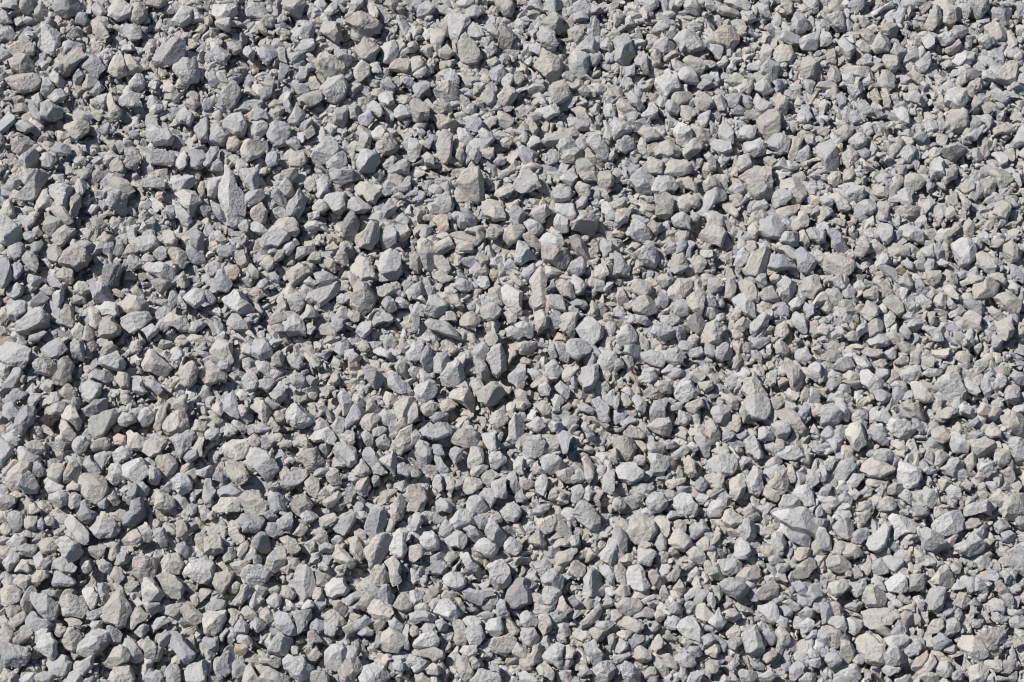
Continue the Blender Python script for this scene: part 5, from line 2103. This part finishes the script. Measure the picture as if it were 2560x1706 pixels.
def covers(V):
    """share of a stone that would lie on top of the stones read off the photograph"""
    cx = np.clip(((V[:, 0] + GX / 2) / CELL).astype(int), 0, NX - 1); cy = np.clip(((V[:, 1] + GY / 2) / CELL).astype(int), 0, NY - 1)
    t = HT[cy, cx]
    return ((t > -.5) & (V[:, 2] > t - .0004)).mean()

def fill(radius, tries, q, lift, core_only, T, allow, tilt=.45, outer_only=False, limit=10**9):
    """drop stones of this radius into the room that is left"""
    n = 0
    m = len(T)
    masks = []
    for k in range(m):
        for q12 in range(12):
            a = q12 / 12 * 2 * math.pi
            o = T[k][2] @ np.array([[math.cos(a), math.sin(a)], [-math.sin(a), math.cos(a)]]) * radius / CELL
            R = int(np.abs(o).max()) + 1
            gx, gy = np.meshgrid(np.arange(-R, R + 1), np.arange(-R, R + 1))
            ins = np.zeros(gx.shape, bool)
            for i in range(len(o)):
                p, s = o[i], o[(i + 1) % len(o)]
                if p[1] == s[1]: continue
                ins ^= ((p[1] > gy) != (s[1] > gy)) & (gx < (s[0] - p[0]) * (gy - p[1]) / (s[1] - p[1]) + p[0])
            masks.append((gy[ins], gx[ins], a))
    hx, hy = (.58, .47) if core_only else (GX / 2 - .03, GY / 2 - .03)
    X = rng.uniform(-hx, hx, tries); Y = rng.uniform(-hy, hy, tries)
    mk = rng.integers(0, len(masks), tries)
    cx = ((X + GX / 2) / CELL).astype(int); cy = ((Y + GY / 2) / CELL).astype(int)
    I = np.zeros((NY + 1, NX + 1), np.int32); I[1:, 1:] = occ.cumsum(0, dtype=np.int32).cumsum(1, dtype=np.int32)
    h = max(1, int(radius * .45 / CELL))
    s = I[cy + h, cx + h] - I[cy - h, cx + h] - I[cy + h, cx - h] + I[cy - h, cx - h]
    good = np.nonzero(s <= allow * 2 * (2 * h) ** 2)[0]
    if outer_only: good = [g for g in good if abs(X[g]) > .545 or abs(Y[g]) > .40]
    for g in good:
        yy, xx, a = masks[mk[g]]
        yy = yy + cy[g]; xx = xx + cx[g]
        if len(yy) == 0 or occ[yy, xx].mean() > allow: continue
        if n >= limit: break
        hz = np.sort(HM[yy, xx])[int(len(yy) * q)]
        occ[yy, xx] = 1
        away = abs(X[g]) > .56 or abs(Y[g]) > .42 or (T is T3 and radius < .008)
        P, F, _, e = (LOW[id(T)] if away else T)[mk[g] // 12]
        ax = rng.normal(size=2); ax /= np.linalg.norm(ax); t = rng.normal() * tilt
        x, y = ax; c, sn = math.cos(t), math.sin(t)
        Rt = np.array([[c + x * x * (1 - c), x * y * (1 - c), y * sn], [x * y * (1 - c), c + y * y * (1 - c), -x * sn], [-y * sn, x * sn, c]])
        ca, sa = math.cos(a), math.sin(a)
        Rz = np.array([[ca, -sa, 0], [sa, ca, 0], [0, 0, 1]])
        V = P @ (Rt @ Rz).T * radius * rng.uniform(1.02, 1.25)
        V += np.array([X[g], Y[g], hz - V[:, 2].min() * lift])
        if limit > 10**6:
            k = 0
            while covers(V) > .07 and k < 4: V[:, 2] -= .0018; k += 1
            if k == 4 and covers(V) > .09: continue
        raise_map(V)
        push(V, F, rand_col(X[g], Y[g]), False)
        n += 1
    return n

cnt = []
for r, tr in ((.0155, 6000), (.0125, 12000), (.0105, 16000)):
    cnt.append(fill(r, tr, .5, .7, False, T3, .08, .3, True))
for r, tr, core, T, al, q in (
        (.0110, 30000, False, T3, .52, .25), (.0092, 40000, False, T3, .50, .25), (.0076, 60000, False, T3, .46, .28),
        (.0060, 80000, False, T3, .42, .32), (.0047, 100000, False, T2, .38, .38),
        (.0038, 110000, True, T2, .34, .45), (.0031, 120000, True, T2, .33, .5), (.0025, 70000, True, T2, .30, .5)):
    cnt.append(fill(r, tr, q, .6, core, T, al))
V = np.concatenate(Vs); F = np.concatenate(Fs); Cc = np.concatenate(Cs); S = np.concatenate(Ss)
print("stones", len(Vs), cnt, "faces", len(F))
me = make_mesh("small_gravel", V, F, Cc, S, MAT, np.concatenate(Rs))
g = bpy.data.objects.new("small_gravel", me)
g["kind"] = "stuff"; g["label"] = "dense bed of smaller crushed grey and beige limestone chips between the larger stones"; g["category"] = "gravel"
col.objects.link(g)

# ------------------------------------------------------------------ the ground below and beyond
def sheet():
    hx, hy = 400, 400
    xs = np.concatenate([[-hx, -20, -3], np.linspace(-1, 1, 120), [3, 20, hx]])
    X, Y = np.meshgrid(xs, xs)
    Z = np.full(X.shape, -.0165)
    n = len(xs)
    idx = np.arange(n * n).reshape(n, n)
    a, b, c, d = idx[:-1, :-1].ravel(), idx[:-1, 1:].ravel(), idx[1:, 1:].ravel(), idx[1:, :-1].ravel()
    F = np.concatenate([np.stack([a, b, c], 1), np.stack([a, c, d], 1)])
    return np.stack([X.ravel(), Y.ravel(), Z.ravel()], 1), F
gm = bpy.data.materials.new("gravel_ground"); gm.use_nodes = True
nt = gm.node_tree; N, L = nt.nodes, nt.links
bs = N["Principled BSDF"]; bs.inputs["Roughness"].default_value = .95
tc = N.new("ShaderNodeTexCoord")
vo = N.new("ShaderNodeTexVoronoi"); vo.inputs["Scale"].default_value = 55; L.new(tc.outputs["Object"], vo.inputs["Vector"])
no = N.new("ShaderNodeTexNoise"); no.inputs["Scale"].default_value = 300; no.inputs["Detail"].default_value = 5; L.new(tc.outputs["Object"], no.inputs["Vector"])
hs = N.new("ShaderNodeHueSaturation"); hs.inputs["Saturation"].default_value = .0; hs.inputs["Value"].default_value = 1
L.new(vo.outputs["Color"], hs.inputs["Color"])
mx = N.new("ShaderNodeMix"); mx.data_type = 'RGBA'; mx.inputs[6].default_value = (.30, .295, .28, 1); mx.inputs[7].default_value = (.42, .42, .415, 1)
L.new(hs.outputs[0], mx.inputs[0]); L.new(mx.outputs[2], bs.inputs["Base Color"])
bp = N.new("ShaderNodeBump"); bp.inputs["Strength"].default_value = .8; bp.inputs["Distance"].default_value = .004; L.new(no.outputs[0], bp.inputs["Height"])
bv = N.new("ShaderNodeBump"); bv.invert = True; bv.inputs["Strength"].default_value = 1; bv.inputs["Distance"].default_value = .012
L.new(vo.outputs["Distance"], bv.inputs["Height"]); L.new(bp.outputs[0], bv.inputs["Normal"]); L.new(bv.outputs[0], bs.inputs["Normal"])
GV, GF = sheet()
gme = make_mesh("ground", GV, GF, (1, 1, 1), True, gm)
gr = bpy.data.objects.new("ground", gme)
gr["kind"] = "structure"; gr["label"] = "packed grey gravel ground under the stones"
scene.collection.objects.link(gr)
